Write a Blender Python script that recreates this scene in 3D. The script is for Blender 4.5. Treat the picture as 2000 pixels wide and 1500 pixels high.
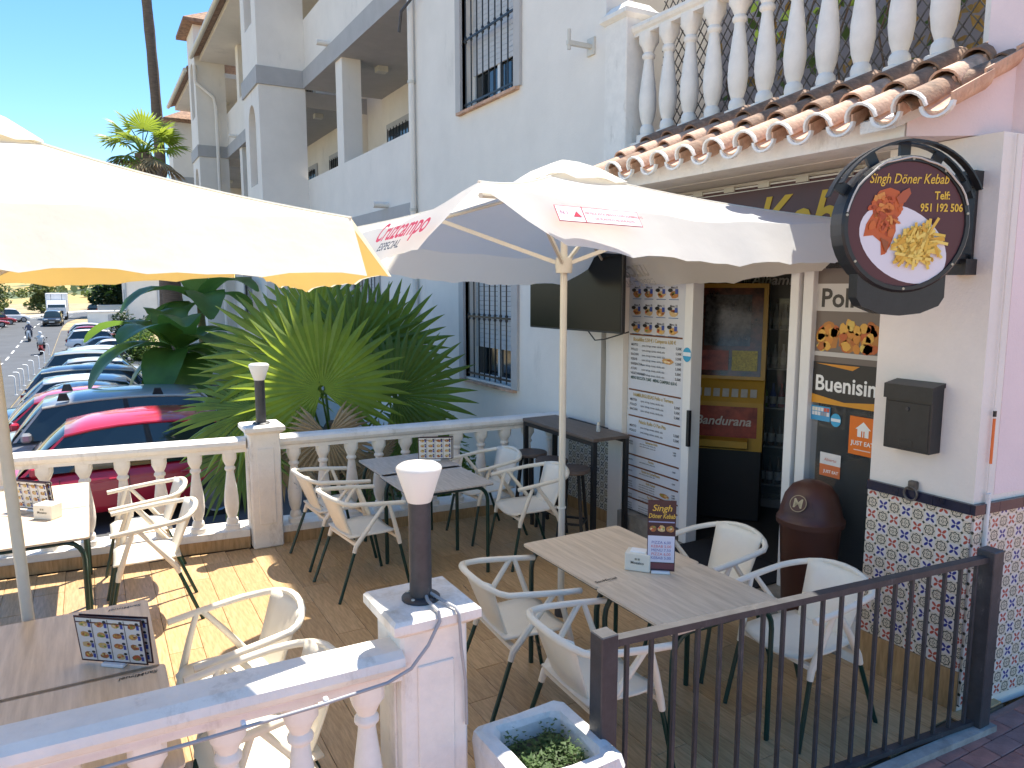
import bpy, bmesh, math, random
from mathutils import Vector, Matrix
random.seed(7)
R = math.radians
SC = bpy.context.scene
for o in list(bpy.data.objects): bpy.data.objects.remove(o)
# ------------------------------------------------------------------ camera, sky, sun
YAW = R(29.55)          # the street frontage runs along +Y, the camera looks 29.5 degrees to the right of it
cam = bpy.data.cameras.new('camera'); camo = bpy.data.objects.new('camera', cam)
SC.collection.objects.link(camo); SC.camera = camo
cam.sensor_fit = 'HORIZONTAL'; cam.sensor_width = 36; cam.lens = 26.1
cam.clip_start = .05; cam.clip_end = 2000
camo.location = (0, 0, 2.3); camo.rotation_euler = (R(90 - 7.465), 0, -YAW)
SUN = Vector((.34, .24, 1)).normalized()      # towards the sun
W = bpy.data.worlds.new('World'); SC.world = W; W.use_nodes = True
nt = W.node_tree; nt.nodes.clear()
sky = nt.nodes.new('ShaderNodeTexSky'); sky.sky_type = 'NISHITA'; sky.sun_disc = False
sky.sun_elevation = math.asin(SUN.z); sky.sun_rotation = math.atan2(SUN.x, SUN.y)
sky.air_density = 1.0; sky.dust_density = .0; sky.ozone_density = 2.5; sky.altitude = 50
bg = nt.nodes.new('ShaderNodeBackground'); bg.inputs[1].default_value = .122
wo = nt.nodes.new('ShaderNodeOutputWorld')
hs = nt.nodes.new('ShaderNodeHueSaturation'); hs.inputs['Saturation'].default_value = 1.24
nt.links.new(sky.outputs[0], hs.inputs['Color']); nt.links.new(hs.outputs[0], bg.inputs[0]); nt.links.new(bg.outputs[0], wo.inputs[0])
sl = bpy.data.lights.new('sun', 'SUN'); sl.energy = 5.0; sl.angle = R(.53); sl.color = (1, .94, .84)
so = bpy.data.objects.new('sun', sl); SC.collection.objects.link(so)
so.rotation_euler = SUN.to_track_quat('Z', 'Y').to_euler(); so.location = (5, 8, 30)
SC.view_settings.view_transform = 'Standard'; SC.view_settings.look = 'None'
SC.view_settings.exposure = 1.12; SC.view_settings.gamma = 1
SC.render.engine = 'CYCLES'
SC.cycles.max_bounces = 8; SC.cycles.transparent_max_bounces = 12

# ------------------------------------------------------------------ materials
MATS = {}
def mat(name, col, rough=.7, var=.12, scale=6, bump=.0, bscale=60, metal=0, spec=.5, trans=0, transl=None, emis=None, col2=None, stretch=None, coat=0, dirt=None, fac=(.35, .65)):
    if name in MATS: return MATS[name]
    m = bpy.data.materials.new(name); m.use_nodes = True; MATS[name] = m
    t = m.node_tree; n = t.nodes; b = n['Principled BSDF']; L = t.links.new
    b.inputs['Roughness'].default_value = rough; b.inputs['Metallic'].default_value = metal
    b.inputs['Specular IOR Level'].default_value = spec
    b.inputs['Transmission Weight'].default_value = trans; b.inputs['Coat Weight'].default_value = coat
    c4 = (*col, 1); tc = n.new('ShaderNodeTexCoord'); src = tc.outputs['Object']
    if stretch:
        mp = n.new('ShaderNodeMapping'); mp.inputs['Scale'].default_value = stretch
        L(src, mp.inputs[0]); src = mp.outputs[0]
    colout = None
    if var or col2:
        no = n.new('ShaderNodeTexNoise'); no.inputs['Scale'].default_value = scale; no.inputs['Detail'].default_value = 6
        no.inputs['Roughness'].default_value = .65
        L(src, no.inputs['Vector'])
        rp = n.new('ShaderNodeValToRGB'); rp.color_ramp.elements[0].position = fac[0]; rp.color_ramp.elements[1].position = fac[1]
        rp.color_ramp.elements[0].color = (*[max(0, c * (1 - var)) for c in col], 1)
        rp.color_ramp.elements[1].color = (*(col2 or [min(1, c * (1 + var * .6)) for c in col]), 1)
        L(no.outputs[0], rp.inputs[0]); colout = rp.outputs[0]
    if dirt:     # stains with a shape of their own: (colour, amount, scale)
        n2 = n.new('ShaderNodeTexNoise'); n2.inputs['Scale'].default_value = dirt[2]; n2.inputs['Detail'].default_value = 9; n2.inputs['Roughness'].default_value = .72
        dm = n.new('ShaderNodeMapping'); dm.inputs['Scale'].default_value = (1, 1, .4); L(tc.outputs['Object'], dm.inputs[0]); L(dm.outputs[0], n2.inputs['Vector'])
        r2 = n.new('ShaderNodeValToRGB'); r2.color_ramp.elements[0].position = .62 - dirt[1] * .2; r2.color_ramp.elements[1].position = .78
        r2.color_ramp.elements[0].color = (0, 0, 0, 1); r2.color_ramp.elements[1].color = (.85, .85, .85, 1)
        L(n2.outputs[0], r2.inputs[0])
        mx = n.new('ShaderNodeMixRGB'); L(r2.outputs[0], mx.inputs[0])
        if colout: L(colout, mx.inputs[1])
        else: mx.inputs[1].default_value = c4
        mx.inputs[2].default_value = (*dirt[0], 1); colout = mx.outputs[0]
    if colout: L(colout, b.inputs['Base Color'])
    else: b.inputs['Base Color'].default_value = c4
    if bump:
        nb = n.new('ShaderNodeTexNoise'); nb.inputs['Scale'].default_value = bscale; nb.inputs['Detail'].default_value = 5
        L(src, nb.inputs['Vector'])
        bp = n.new('ShaderNodeBump'); bp.inputs['Strength'].default_value = bump; bp.inputs['Distance'].default_value = .01
        L(nb.outputs[0], bp.inputs['Height']); L(bp.outputs[0], b.inputs['Normal'])
    if emis:
        b.inputs['Emission Color'].default_value = (*emis[0], 1); b.inputs['Emission Strength'].default_value = emis[1]
    if transl:
        tr = n.new('ShaderNodeBsdfTranslucent'); tr.inputs[0].default_value = (*transl[0], 1)
        ms = n.new('ShaderNodeMixShader'); ms.inputs[0].default_value = transl[1]
        out = n['Material Output']; L(b.outputs[0], ms.inputs[1]); L(tr.outputs[0], ms.inputs[2]); L(ms.outputs[0], out.inputs[0])
    return m
def glass(name, tint=(.8, .9, .9), alpha=.35, rough=.02):
    if name in MATS: return MATS[name]
    m = bpy.data.materials.new(name); m.use_nodes = True; MATS[name] = m
    t = m.node_tree; n = t.nodes; b = n['Principled BSDF']; b.inputs['Base Color'].default_value = (*tint, 1)
    b.inputs['Roughness'].default_value = rough; b.inputs['Alpha'].default_value = alpha; b.inputs['Specular IOR Level'].default_value = .8
    return m
WHITE = mat('white_plaster', (.79, .74, .67), .85, .05, 1.3, .3, 60, dirt=((.56, .53, .48), .10, 1.3))
WHITE2 = mat('white_paint_worn', (.81, .765, .70), .75, .08, 5, .35, 45, dirt=((.36, .31, .25), .32, 5.5))
WHITEB = mat('white_baluster', (.81, .765, .695), .7, .07, 8, .2, 50, dirt=((.45, .40, .33), .15, 9))
WARMW = mat('warm_white_wall', (.80, .74, .66), .85, .05, 2, .3, 70, dirt=((.55, .5, .44), .08, 1.7))
PINK = mat('pink_wall', (.82, .67, .65), .85, .05, 1.5, .25, 80)
GREY = mat('grey_band', (.42, .41, .40), .85, .07, 3, .2, 80)
BLACKM = mat('black_metal', (.015, .016, .018), .4, .2, 20, .05, 80)
CHAR = mat('charcoal_paint', (.045, .045, .05), .45, .25, 14, .1, 90, dirt=((.20, .19, .18), .12, 12))
GREEN = mat('dark_green_tube', (.006, .035, .026), .35, .1, 20)
CREAM = mat('cream_plastic', (.83, .755, .62), .42, .05, 3, .06, 90, dirt=((.62, .56, .46), .10, 7))
ALU = mat('aluminium_cream', (.60, .57, .49), .4, .06, 8)
WOODT = mat('table_laminate', (.66, .51, .355), .42, .12, 3, 0, 60, stretch=(12, .8, 12), col2=(.75, .60, .44))
WOODF = [mat('floor_plank_%s' % w, c, .34, .22, 5, .06, 60, stretch=(12, 1.3, 12), col2=c2) for w, c, c2 in (('oak', (.51, .315, .145), (.62, .41, .21)), ('tan', (.54, .34, .16), (.65, .435, .23)), ('brown', (.46, .28, .125), (.57, .37, .185)))]
SKIRT = mat('skirting_wood', (.40, .235, .10), .4, .2, 5, .05, 60, stretch=(9, 9, 1.2), col2=(.50, .31, .15))
GROUT = mat('grout', (.12, .085, .055), .9, .1)
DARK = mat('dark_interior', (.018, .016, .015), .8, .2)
TERRA = mat('terracotta_tile', (.56, .31, .20), .8, .25, 7, .4, 40, col2=(.70, .46, .32), dirt=((.10, .075, .05), .45, 7))
TERRAD = mat('terracotta_aged', (.30, .17, .11), .85, .4, 9, .5, 40, col2=(.40, .24, .15), dirt=((.05, .045, .035), .5, 9))
MORTAR = mat('white_mortar', (.76, .74, .70), .9, .1, 12, .5, 40)
def leafm(name, c, tr, r=.45, v=.35): return mat(name, c, r, v, 3, 0, transl=(tr, .35))
PALM = leafm('palm_leaf', (.19, .27, .035), (.50, .62, .07)); PALM2 = leafm('palm_leaf_dark', (.10, .165, .026), (.30, .44, .05))
DRY = mat('dry_palm_leaf', (.30, .22, .12), .8, .3, 5); TRUNK = mat('palm_trunk', (.17, .12, .085), .9, .35, 6, .8, 25, stretch=(1, 1, 7))
BANANA = leafm('banana_leaf', (.08, .17, .035), (.24, .42, .06), .35); LEAFD = leafm('dark_tree_leaf', (.018, .04, .014), (.03, .07, .01), .6)
LEAFM = leafm('shrub_leaf', (.07, .13, .03), (.2, .3, .05), .6); LEAFY = leafm('olive_leaf', (.11, .14, .05), (.2, .25, .06), .6)
GLASSD = mat('dark_window_glass', (.012, .016, .018), .06, 0, spec=.9); RUBBER = mat('tyre_rubber', (.02, .02, .02), .8, .1)
PRINT = bpy.data.materials.new('printed_colours'); PRINT.use_nodes = True
_a = PRINT.node_tree.nodes.new('ShaderNodeVertexColor'); _a.layer_name = 'Col'
PRINT.node_tree.links.new(_a.outputs[0], PRINT.node_tree.nodes['Principled BSDF'].inputs['Base Color'])
PRINT.node_tree.nodes['Principled BSDF'].inputs['Roughness'].default_value = .45

# ------------------------------------------------------------------ builders
def link(o): SC.collection.objects.link(o); return o
def wloc(p):
    v = Vector((0, 0, 0))
    while p is not None: v += p.location; p = p.parent
    return v
class B:
    """collects shapes; build() links them as ONE mesh object"""
    def __init__(s): s.v = []; s.f = []; s.c = []; s.sm = []
    def add(s, vs, fs, col=None, smooth=False):
        k = len(s.v); s.v += [Vector(p) for p in vs]
        for f in fs: s.f.append([i + k for i in f]); s.c.append(col); s.sm.append(smooth)
        return s
    def box(s, x0, x1, y0, y1, z0, z1, col=None):
        return s.add([(x0, y0, z0), (x1, y0, z0), (x1, y1, z0), (x0, y1, z0), (x0, y0, z1), (x1, y0, z1), (x1, y1, z1), (x0, y1, z1)],
                     [(3, 2, 1, 0), (4, 5, 6, 7), (0, 1, 5, 4), (1, 2, 6, 5), (2, 3, 7, 6), (3, 0, 4, 7)], col)
    def cbox(s, x0, x1, y0, y1, z0, z1, c=.008):
        """box with chamfered edges"""
        def ring(i, z): return [(x0 + i, y0 + c, z), (x0 + c, y0 + i, z), (x1 - c, y0 + i, z), (x1 - i, y0 + c, z), (x1 - i, y1 - c, z), (x1 - c, y1 - i, z), (x0 + c, y1 - i, z), (x0 + i, y1 - c, z)]
        return s.loft([ring(c, z0), ring(0, z0 + c), ring(0, z1 - c), ring(c, z1)], True, True)
    def loft(s, rings, closed=True, cap=False, smooth=False):
        n = len(rings[0]); vs = [p for r in rings for p in r]; fs = []
        for i in range(len(rings) - 1):
            for j in range(n if closed else n - 1):
                a = i * n + j; b = i * n + (j + 1) % n
                fs.append((a, b, b + n, a + n))
        if cap: fs.append(tuple(range(n - 1, -1, -1))); fs.append(tuple((len(rings) - 1) * n + j for j in range(n)))
        return s.add(vs, fs, None, smooth)
    def lathe(s, prof, c=(0, 0, 0), n=16, square=None, cap=True):
        """prof: (radius, z); square: set of indices made square"""
        rings = []
        for k, (r, z) in enumerate(prof):
            ring = []
            for j in range(n):
                a = 2 * math.pi * (j + .5) / n; x, y = math.cos(a), math.sin(a)
                if square and k in square:
                    q = 1 / max(abs(x), abs(y)); x *= q; y *= q
                ring.append((c[0] + x * r, c[1] + y * r, c[2] + z))
            rings.append(ring)
        return s.loft(rings, True, cap, True)
    def tube(s, pts, r, n=8, cap=True, flat=1.0):
        pts = [Vector(p) for p in pts]; rings = []; rr = r if isinstance(r, (list, tuple)) else [r] * len(pts)
        up = None
        for i, p in enumerate(pts):
            d = (pts[min(i + 1, len(pts) - 1)] - pts[max(i - 1, 0)]).normalized()
            if up is None: up = d.orthogonal().normalized() if abs(d.z) > .9 else Vector((0, 0, 1))
            u = up - d * up.dot(d)
            if u.length < 1e-4: u = d.orthogonal()
            u.normalize(); w = d.cross(u); up = u
            rings.append([p + (u * math.sin(2 * math.pi * j / n) * flat + w * math.cos(2 * math.pi * j / n)) * rr[i] for j in range(n)])
        return s.loft(rings, True, cap, True)
    def cyl(s, a, b, r, n=12, r2=None): return s.tube([a, b], [r, r if r2 is None else r2], n)
    def bar(s, a, b, w, h):
        """square bar from a to b"""
        a, b = Vector(a), Vector(b); d = (b - a).normalized()
        u = Vector((0, 0, 1)) if abs(d.z) < .95 else Vector((0, 1, 0))
        x = d.cross(u).normalized(); u = x.cross(d)
        q = [x * w / 2 + u * h / 2, -x * w / 2 + u * h / 2, -x * w / 2 - u * h / 2, x * w / 2 - u * h / 2]
        return s.loft([[a + k for k in q], [b + k for k in q]], True, True)
    def prism(s, poly, axis, a, b):
        """poly in the two remaining axes, extruded along axis"""
        def P(p, t): return {'x': (t, p[0], p[1]), 'y': (p[0], t, p[1]), 'z': (p[0], p[1], t)}[axis]
        return s.loft([[P(p, a) for p in poly], [P(p, b) for p in poly]], True, True)
    def build(s, name, m, parent=None, world=False, xf=None, fix=True):
        me = bpy.data.meshes.new(name)
        off = wloc(parent) if (world and parent) else Vector((0, 0, 0))
        vs = [(xf @ v if xf else v) - off for v in s.v]
        me.from_pydata(vs, [], s.f); me.materials.append(m)
        me.polygons.foreach_set('use_smooth', s.sm)
        if any(c is not None for c in s.c):
            ca = me.color_attributes.new('Col', 'FLOAT_COLOR', 'CORNER'); k = 0
            for p, c in zip(me.polygons, s.c):
                for _ in p.loop_indices: ca.data[k].color = (*(c or (1, 1, 1)), 1); k += 1
        elif fix:
            bm = bmesh.new(); bm.from_mesh(me); bmesh.ops.recalc_face_normals(bm, faces=bm.faces); bm.to_mesh(me); bm.free()
        if any(s.sm) and hasattr(me, 'set_sharp_from_angle'): me.set_sharp_from_angle(angle=R(45))
        o = link(bpy.data.objects.new(name, me)); o.parent = parent
        return o
def tag(o, label=None, cat=None, group=None, kind=None):
    for k, v in (('label', label), ('category', cat), ('group', group), ('kind', kind)):
        if v: o[k] = v
    return o
def thing(name, label, cat, loc=(0, 0, 0), rz=0, group=None):
    o = link(bpy.data.objects.new(name, None)); o.location = loc; o.rotation_euler = (0, 0, rz); o.empty_display_size = .1
    return tag(o, label, cat, group)
def copy_tree(o, parent=None):
    kids = list(o.children); c = link(o.copy()); c.parent = parent
    for k in kids: copy_tree(k, c)
    return c
def dup(root, loc, rz, label=None):
    c = copy_tree(root); c.location = loc; c.rotation_euler = (0, 0, rz)
    if label: c['label'] = label
    return c
def share(src, name, loc, parent, rot=(0, 0, 0), m=None):
    o = link(bpy.data.objects.new(name, src.data)); o.parent = parent; o.location = loc; o.rotation_euler = rot
    return o
_font_cache = {}
def text_polys(body, size, shear=0, bold=0, align='LEFT'):
    cu = bpy.data.curves.new('lettering', 'FONT'); cu.body = body; cu.size = size; cu.shear = shear; cu.offset = bold; cu.align_x = align
    cu.resolution_u = 3
    ob = bpy.data.objects.new('lettering', cu); link(ob)
    dg = bpy.context.evaluated_depsgraph_get(); me = bpy.data.meshes.new_from_object(ob.evaluated_get(dg))
    r = [tuple(v.co) for v in me.vertices], [tuple(p.vertices) for p in me.polygons]
    bpy.data.objects.remove(ob); bpy.data.curves.remove(cu); bpy.data.meshes.remove(me)
    return r
class P(B):
    """flat printing on a surface: u right, v up, each layer a hair in front of the last"""
    def __init__(s, step=.0012): super().__init__(); s.step = step
    def rect(s, u0, v0, u1, v1, col, l=1): z = l * s.step; return s.add([(u0, v0, z), (u1, v0, z), (u1, v1, z), (u0, v1, z)], [(0, 1, 2, 3)], col)
    def poly(s, pts, col, l=1): return s.add([(a, b, l * s.step) for a, b in pts], [tuple(range(len(pts)))], col)
    def ell(s, u, v, a, b, col, l=1, n=14, rot=0, wob=0):
        q = []
        for k in range(n):
            t = 2 * math.pi * k / n; w = 1 + random.uniform(-wob, wob); x, y = a * math.cos(t) * w, b * math.sin(t) * w
            q.append((u + x * math.cos(rot) - y * math.sin(rot), v + x * math.sin(rot) + y * math.cos(rot)))
        return s.poly(q, col, l)
    def text(s, body, u, v, size, col, l=2, shear=0, bold=0, align='LEFT', sx=1, mirror=False):
        vs, fs = text_polys(body, size, shear, bold, align)
        k = -1 if mirror else 1
        return s.add([(u + x * sx * k, v + y, l * s.step) for x, y, z in vs], [f[::-1] if mirror else f for f in fs], col)
    def put(s, name, parent, origin, uax, vax, m=None, world=True):
        uax, vax = Vector(uax).normalized(), Vector(vax).normalized(); n = uax.cross(vax)
        M = Matrix((uax, vax, n)).transposed().to_4x4(); M.translation = Vector(origin)
        return s.build(name, m or PRINT, parent, world, M, fix=False)
def food(p, u, v, w, h, l=2):
    """a small printed dish: plate or bun, filling, garnish"""
    k = random.random()
    p.ell(u, v, w * .5, h * .42, random.choice([(.45, .2, .06), (.55, .3, .1), (.35, .14, .04), (.6, .42, .2)]), l, 10, 0, .15)
    for _ in range(4): p.ell(u + random.uniform(-.3, .3) * w, v + random.uniform(-.25, .25) * h, w * .15, h * .14, random.choice([(.6, .1, .04), (.7, .45, .1), (.2, .3, .05), (.75, .6, .35), (.3, .1, .04)]), l + 1, 7, 0, .2)

# ------------------------------------------------------------------ ground and road
GY = [-60, 6.9, 10, 30, 62, 85, 105, 160, 420]; GZ = [-.8, -.85, -.9, -1.95, -2.9, -2.3, -1.9, -2.2, -2.2]
def zg(y):
    for i in range(len(GY) - 1):
        if y <= GY[i + 1]:
            t = max(0, (y - GY[i]) / (GY[i + 1] - GY[i])); return GZ[i] + t * (GZ[i + 1] - GZ[i])
    return GZ[-1]
YS = [-60, 0, 6.9, 7.5, 10, 14, 18, 22, 26, 30, 36, 42, 48, 54, 58, 62, 66, 72, 78, 85, 92, 98, 105, 115, 130, 145, 160, 200, 300, 420]
def bend(y): return max(0, y - 92) ** 2 * .0022          # the road swings right beyond the houses
def strip(name, x0, x1, dz, m, y0=-60, y1=420, parent=None, follow=True, kind='structure'):
    b = B(); ys = [y0] + [y for y in YS if y0 < y < y1] + [y1]
    b.loft([[(x0 + (bend(y) if follow else 0), y, zg(y) + dz), (x1 + (bend(y) if follow else 0), y, zg(y) + dz)] for y in ys], False)
    o = b.build(name, m, parent)
    return tag(o, kind=kind) if parent is None else o
EARTH = mat('dry_earth', (.34, .26, .15), .95, .3, .35, .3, 8, col2=(.44, .34, .18))
ASPH = mat('asphalt', (.085, .088, .092), .85, .14, .6, .3, 120, dirt=((.05, .05, .05), .15, .7))
PAVE = mat('concrete_pavement', (.42, .38, .33), .85, .15, 1.5, .2, 60); LINE = mat('road_paint', (.75, .75, .72), .7, .12, 9)
strip('ground', -400, 400, -.03, EARTH, follow=False)
strip('road', -8.8, -2.7, .0, ASPH)
strip('parking_lot', -2.66, 3.0, .0, mat('parking_asphalt', (.10, .10, .10), .85, .2, .8, .3, 100), 7.5, 90, follow=False)
b = B()
b.loft([[(-11.5 + bend(y), y, zg(y) + .13), (-8.95 + bend(y), y, zg(y) + .13), (-8.8 + bend(y), y, zg(y) + .12), (-8.8 + bend(y), y, zg(y) - .02)] for y in YS], False)
tag(b.build('pavement', PAVE), kind='structure')
y = 8.0; rd = bpy.data.objects['road']
while y < 130:
    b = B(); b.loft([[(-5.42 + bend(t), t, zg(t) + .008), (-5.30 + bend(t), t, zg(t) + .008)] for t in (y, y + 1.0, y + 2.2)], False); b.build('road_dash', LINE, rd); y += 4.6
strip('edge_line', -8.5, -8.38, .008, LINE, 5, 200, rd)
b = B(); b.box(3.0, 4.3, 7.3, 36, -3.2, -.75); tag(b.build('garden_bed', mat('garden_soil', (.16, .12, .07), .95, .3, 3, .6, 25, col2=(.22, .2, .08))), kind='structure')
# brick pavement in front of the terrace, lower right
b = B(); b.box(-6, 12, -14, 2.02, -.35, -.03); pv = tag(b.build('brick_pavement', mat('brick_ground', (.38, .205, .16), .9, .3, 5, .2, 40)), kind='structure')
BR = [mat('paver_%s' % n, c, .8, .25, 9, .3, 60) for n, c in (('red', (.40, .17, .13)), ('rust', (.34, .15, .12)), ('dusk', (.30, .16, .14)))]
b = B(); b.cbox(-.098, .098, -.048, .048, -.02, .0, .004); brick0 = b.build('paver_brick', BR[0], pv); brick0.location = (3.0, 1.9, -.012)
bm3 = [brick0.data]
for m in BR[1:]:
    d = brick0.data.copy(); d.materials[0] = m; bm3.append(d)
k = 0
for j in range(24):
    for i in range(14):
        x = 2.2 + i * .2 + (.1 if j % 2 else 0); yy = 1.92 - j * .1
        if k and k < 300:
            o = link(bpy.data.objects.new('paver_brick', random.choice(bm3))); o.parent = pv; o.location = (x, yy, -.012 + random.uniform(-.002, .002))
        k += 1
# hillside
b = B(); rows = []
for j in range(14):
    y = 230 + j * 30; row = []
    for i in range(40):
        x = -330 + i * 16
        row.append((x, y, -3 + max(0, (y - 240)) * .10 + 7 * math.sin(x * .013 + 1) * min(1, j / 5) + 3 * math.sin(x * .05 + y * .02) * min(1, j / 4)))
    rows.append(row)
b.loft(rows, False, False, True)
tag(b.build('hill', mat('dry_grass_hill', (.50, .36, .14), .95, .15, .035, 0, col2=(.10, .13, .06), fac=(.50, .56))), kind='structure')

# ------------------------------------------------------------------ terrace floor with planks
b = B(); b.prism([(-5.2, 2.02), (4.3, 2.02), (4.3, 6.55), (1.26, 6.78), (-5.2, 7.6)], 'z', -1.6, -.012); fl = tag(b.build('terrace_floor', GROUT), kind='structure')
pm = []
for m in WOODF:
    b = B(); b.cbox(-.0985, .0985, -.4485, .4485, -.011, 0, .0015); o = b.build('plank', m, fl); pm.append(o.data); bpy.data.objects.remove(o)
i = 0; x = 4.2
while x > -3.4:
    y = 7.2 - (i * .31) % .9 + .45
    while y > 1.55:
        y0, y1 = max(y - .4485, 2.03), min(y + .4485, 6.64 + max(0, (1.2 - x)) * .122)
        if y1 - y0 > .08:
            if y1 - y0 > .89: o = link(bpy.data.objects.new('plank', random.choice(pm)))
            else:
                b = B(); b.cbox(-.0985, .0985, -(y1 - y0) / 2, (y1 - y0) / 2, -.011, 0, .0015)
                o = b.build('plank', random.choice(WOODF))
            o.parent = fl; o.location = (x, (y0 + y1) / 2, random.uniform(-.0006, .0006))
        y -= .9
    x -= .2; i += 1

# ------------------------------------------------------------------ balustrades
BPROF = [(.062, 0), (.062, .045), (.048, .052), (.052, .075), (.046, .10), (.036, .112), (.052, .16), (.062, .23), (.060, .30), (.048, .40), (.036, .49), (.032, .53), (.046, .545), (.046, .56), (.034, .575), (.052, .615), (.058, .64), (.058, .70)]
b = B(); b.lathe(BPROF, n=16, square={0, 1, 16, 17}); bal0 = b.build('baluster', WHITEB); BALM = bal0.data; bpy.data.objects.remove(bal0)
def rail_prof(w=.10, z0=.86, z1=.98):   # moulded handrail section (across, up)
    h = z1 - z0
    return [(-w * .62, z0), (-w * .62, z0 + h * .25), (-w * .85, z0 + h * .38), (-w, z0 + h * .6), (-w * .95, z0 + h * .85), (-w * .6, z1), (w * .6, z1), (w * .95, z0 + h * .85), (w, z0 + h * .6), (w * .85, z0 + h * .38), (w * .62, z0 + h * .25), (w * .62, z0)]
def balustrade(parent, a, c, n, base_z=.10, m=WHITE2, skirt=True, skip=()):
    a, c = Vector((*a, 0)), Vector((*c, 0)); d = (c - a).normalized(); w = Vector((-d.y, d.x, 0)); L = (c - a).length
    b = B(); b.loft([[p + w * u + Vector((0, 0, z)) for u, z in rail_prof()] for p in (a, c)], True, True); b.build('handrail', m, parent, True)
    b = B(); q = [(-.09, base_z), (-.09, base_z + .06), (.09, base_z + .06), (.09, base_z)]
    b.loft([[p + w * u + Vector((0, 0, z)) for u, z in q] for p in (a, c)], True, True); b.build('base_course', m, parent, True)
    if skirt:
        q = [(-.098, .0), (-.098, base_z), (.08, base_z), (.08, 0)]; k = max(1, int(L / .9))
        for i in range(k):
            p0, p1 = a + d * (L * i / k + .001), a + d * (L * (i + 1) / k - .001)
            b = B(); b.loft([[p + w * u + Vector((0, 0, z)) for u, z in q] for p in (p0, p1)], True, True); b.build('skirting_tile', SKIRT, parent, True)
    off = wloc(parent)
    for i in range(n):
        if i in skip: continue
        p = a + d * (L * (i + .5) / n); o = link(bpy.data.objects.new('baluster', BALM)); o.parent = parent
        o.location = p + Vector((0, 0, base_z + .06)) - off; o.rotation_euler = (0, 0, math.atan2(d.y, d.x))
STAIN = mat('stained_cap_paint', (.80, .755, .69), .75, .08, 5, .5, 30, dirt=((.42, .33, .20), .75, 6.5))
def pillar(parent, x, y, w, z1, m=WHITE2, capw=.04, name='pillar', capm=None):
    b = B(); h = w / 2; b.cbox(x - h, x + h, y - h, y + h, 0, z1 - .06, .012); o = b.build(name, m, parent, True)
    b = B(); h2 = h + capw; b.loft([[(x - q, y - q, z), (x + q, y - q, z), (x + q, y + q, z), (x - q, y + q, z)] for q, z in ((h, z1 - .075), (h2 - .012, z1 - .055), (h2, z1 - .045), (h2, z1 - .012), (h2 - .012, z1))], True, True); b.build('pillar_cap', capm or m, o, True)
    for s, ax in ((-1, 'x'), (1, 'x'), (-1, 'y'), (1, 'y')):    # raised panel on each face
        b = B(); f = h + .008; g = h * .55
        if ax == 'y': b.cbox(x - g, x + g, min(y + s * (h - .002), y + s * f), max(y + s * (h - .002), y + s * f), .22, z1 - .2, .004)
        else: b.cbox(min(x + s * (h - .002), x + s * f), max(x + s * (h - .002), x + s * f), y - g, y + g, .22, z1 - .2, .004)
        b.build('panel', m, o, True)
    return o
bs = thing('balustrade', 'white balustrade between the terrace and the car park, with a square pillar', 'balustrade', (1.26, 6.7, 0))
balustrade(bs, (-3.6, 7.36), (1.13, 6.78), 17); balustrade(bs, (1.40, 6.74), (4.28, 6.50), 11); pillar(bs, 1.26, 6.72, .26, 1.10)
b = B(); b.loft([[(-5.2, 7.85, z), (-5.2, 7.62, z), (1.26, 6.80, z), (4.3, 6.55, z), (4.3, 6.9, z)] for z in (-1.9, .095)], True, True); b.build('retaining_wall', WHITE, bs, True)
bf = thing('balustrade', 'white worn balustrade with grey cable along its rail and lamp pillar beside the planter', 'balustrade', (1.06, 2.57, 0))
balustrade(bf, (-3.2, 2.60), (.92, 2.50), 17, skirt=False); pillar(bf, 1.05, 2.57, .27, 1.10, capm=STAIN)
CABLE = mat('grey_cable', (.35, .35, .36), .5, .1)
b = B(); b.tube([(-2.2, 2.40, .86), (-1.2, 2.385, .865), (-.4, 2.385, .875), (.2, 2.37, .885), (.6, 2.375, .89), (.84, 2.38, .90), (.93, 2.38, .93), (1.0, 2.385, 1.0), (1.05, 2.39, 1.08), (1.05, 2.40, 1.112), (1.05, 2.50, 1.115), (1.06, 2.56, 1.13)], .0065, 8); b.build('cable', CABLE, bf, True)
b = B(); b.tube([(1.07, 2.56, 1.13), (1.10, 2.48, 1.115), (1.12, 2.40, 1.112), (1.125, 2.383, 1.09), (1.14, 2.40, .95), (1.165, 2.415, .8), (1.17, 2.42, .62)], .0065, 8); b.build('cable', CABLE, bf, True)
for x, z in ((-.9, .868), (-.2, .877), (.35, .886), (.62, .89)):
    b = B(); b.cbox(x - .008, x + .008, 2.375, 2.40, z - .012, z + .014, .003); b.build('cable_clip', mat('white_clip', (.8, .8, .8), .5, 0), bf, True)
FROST = mat('frosted_lampshade', (.82, .80, .76), .35, .02, transl=((.9, .88, .84), .35))
def bollard_lamp(x, y, z, label):
    t = thing('pillar_lamp', label, 'lamp', (x, y, z))
    b = B(); b.lathe([(.075, 0), (.075, .008), (.068, .014)], n=20); b.build('base_plate', CHAR, t)
    b = B(); b.lathe([(.043, .01), (.043, .39)], n=20); b.build('post', CHAR, t)
    b = B(); b.lathe([(.046, .388), (.05, .40), (.088, .515), (.085, .525), (.07, .535), (.0, .54)], n=24, cap=False); b.build('lamp_shade', FROST, t)
    for a in (.6, 2.2, 3.8, 5.4):
        b = B(); b.lathe([(.007, .008), (.007, .018)], (.06 * math.cos(a), .06 * math.sin(a), 0), 6); b.build('bolt', ALU, t)
bollard_lamp(1.05, 2.57, 1.10, 'dark post lamp with white cone shade on pillar beside the planter')
bollard_lamp(1.26, 6.72, 1.10, 'dark post lamp with white cone shade in front of the fan palm')

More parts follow.
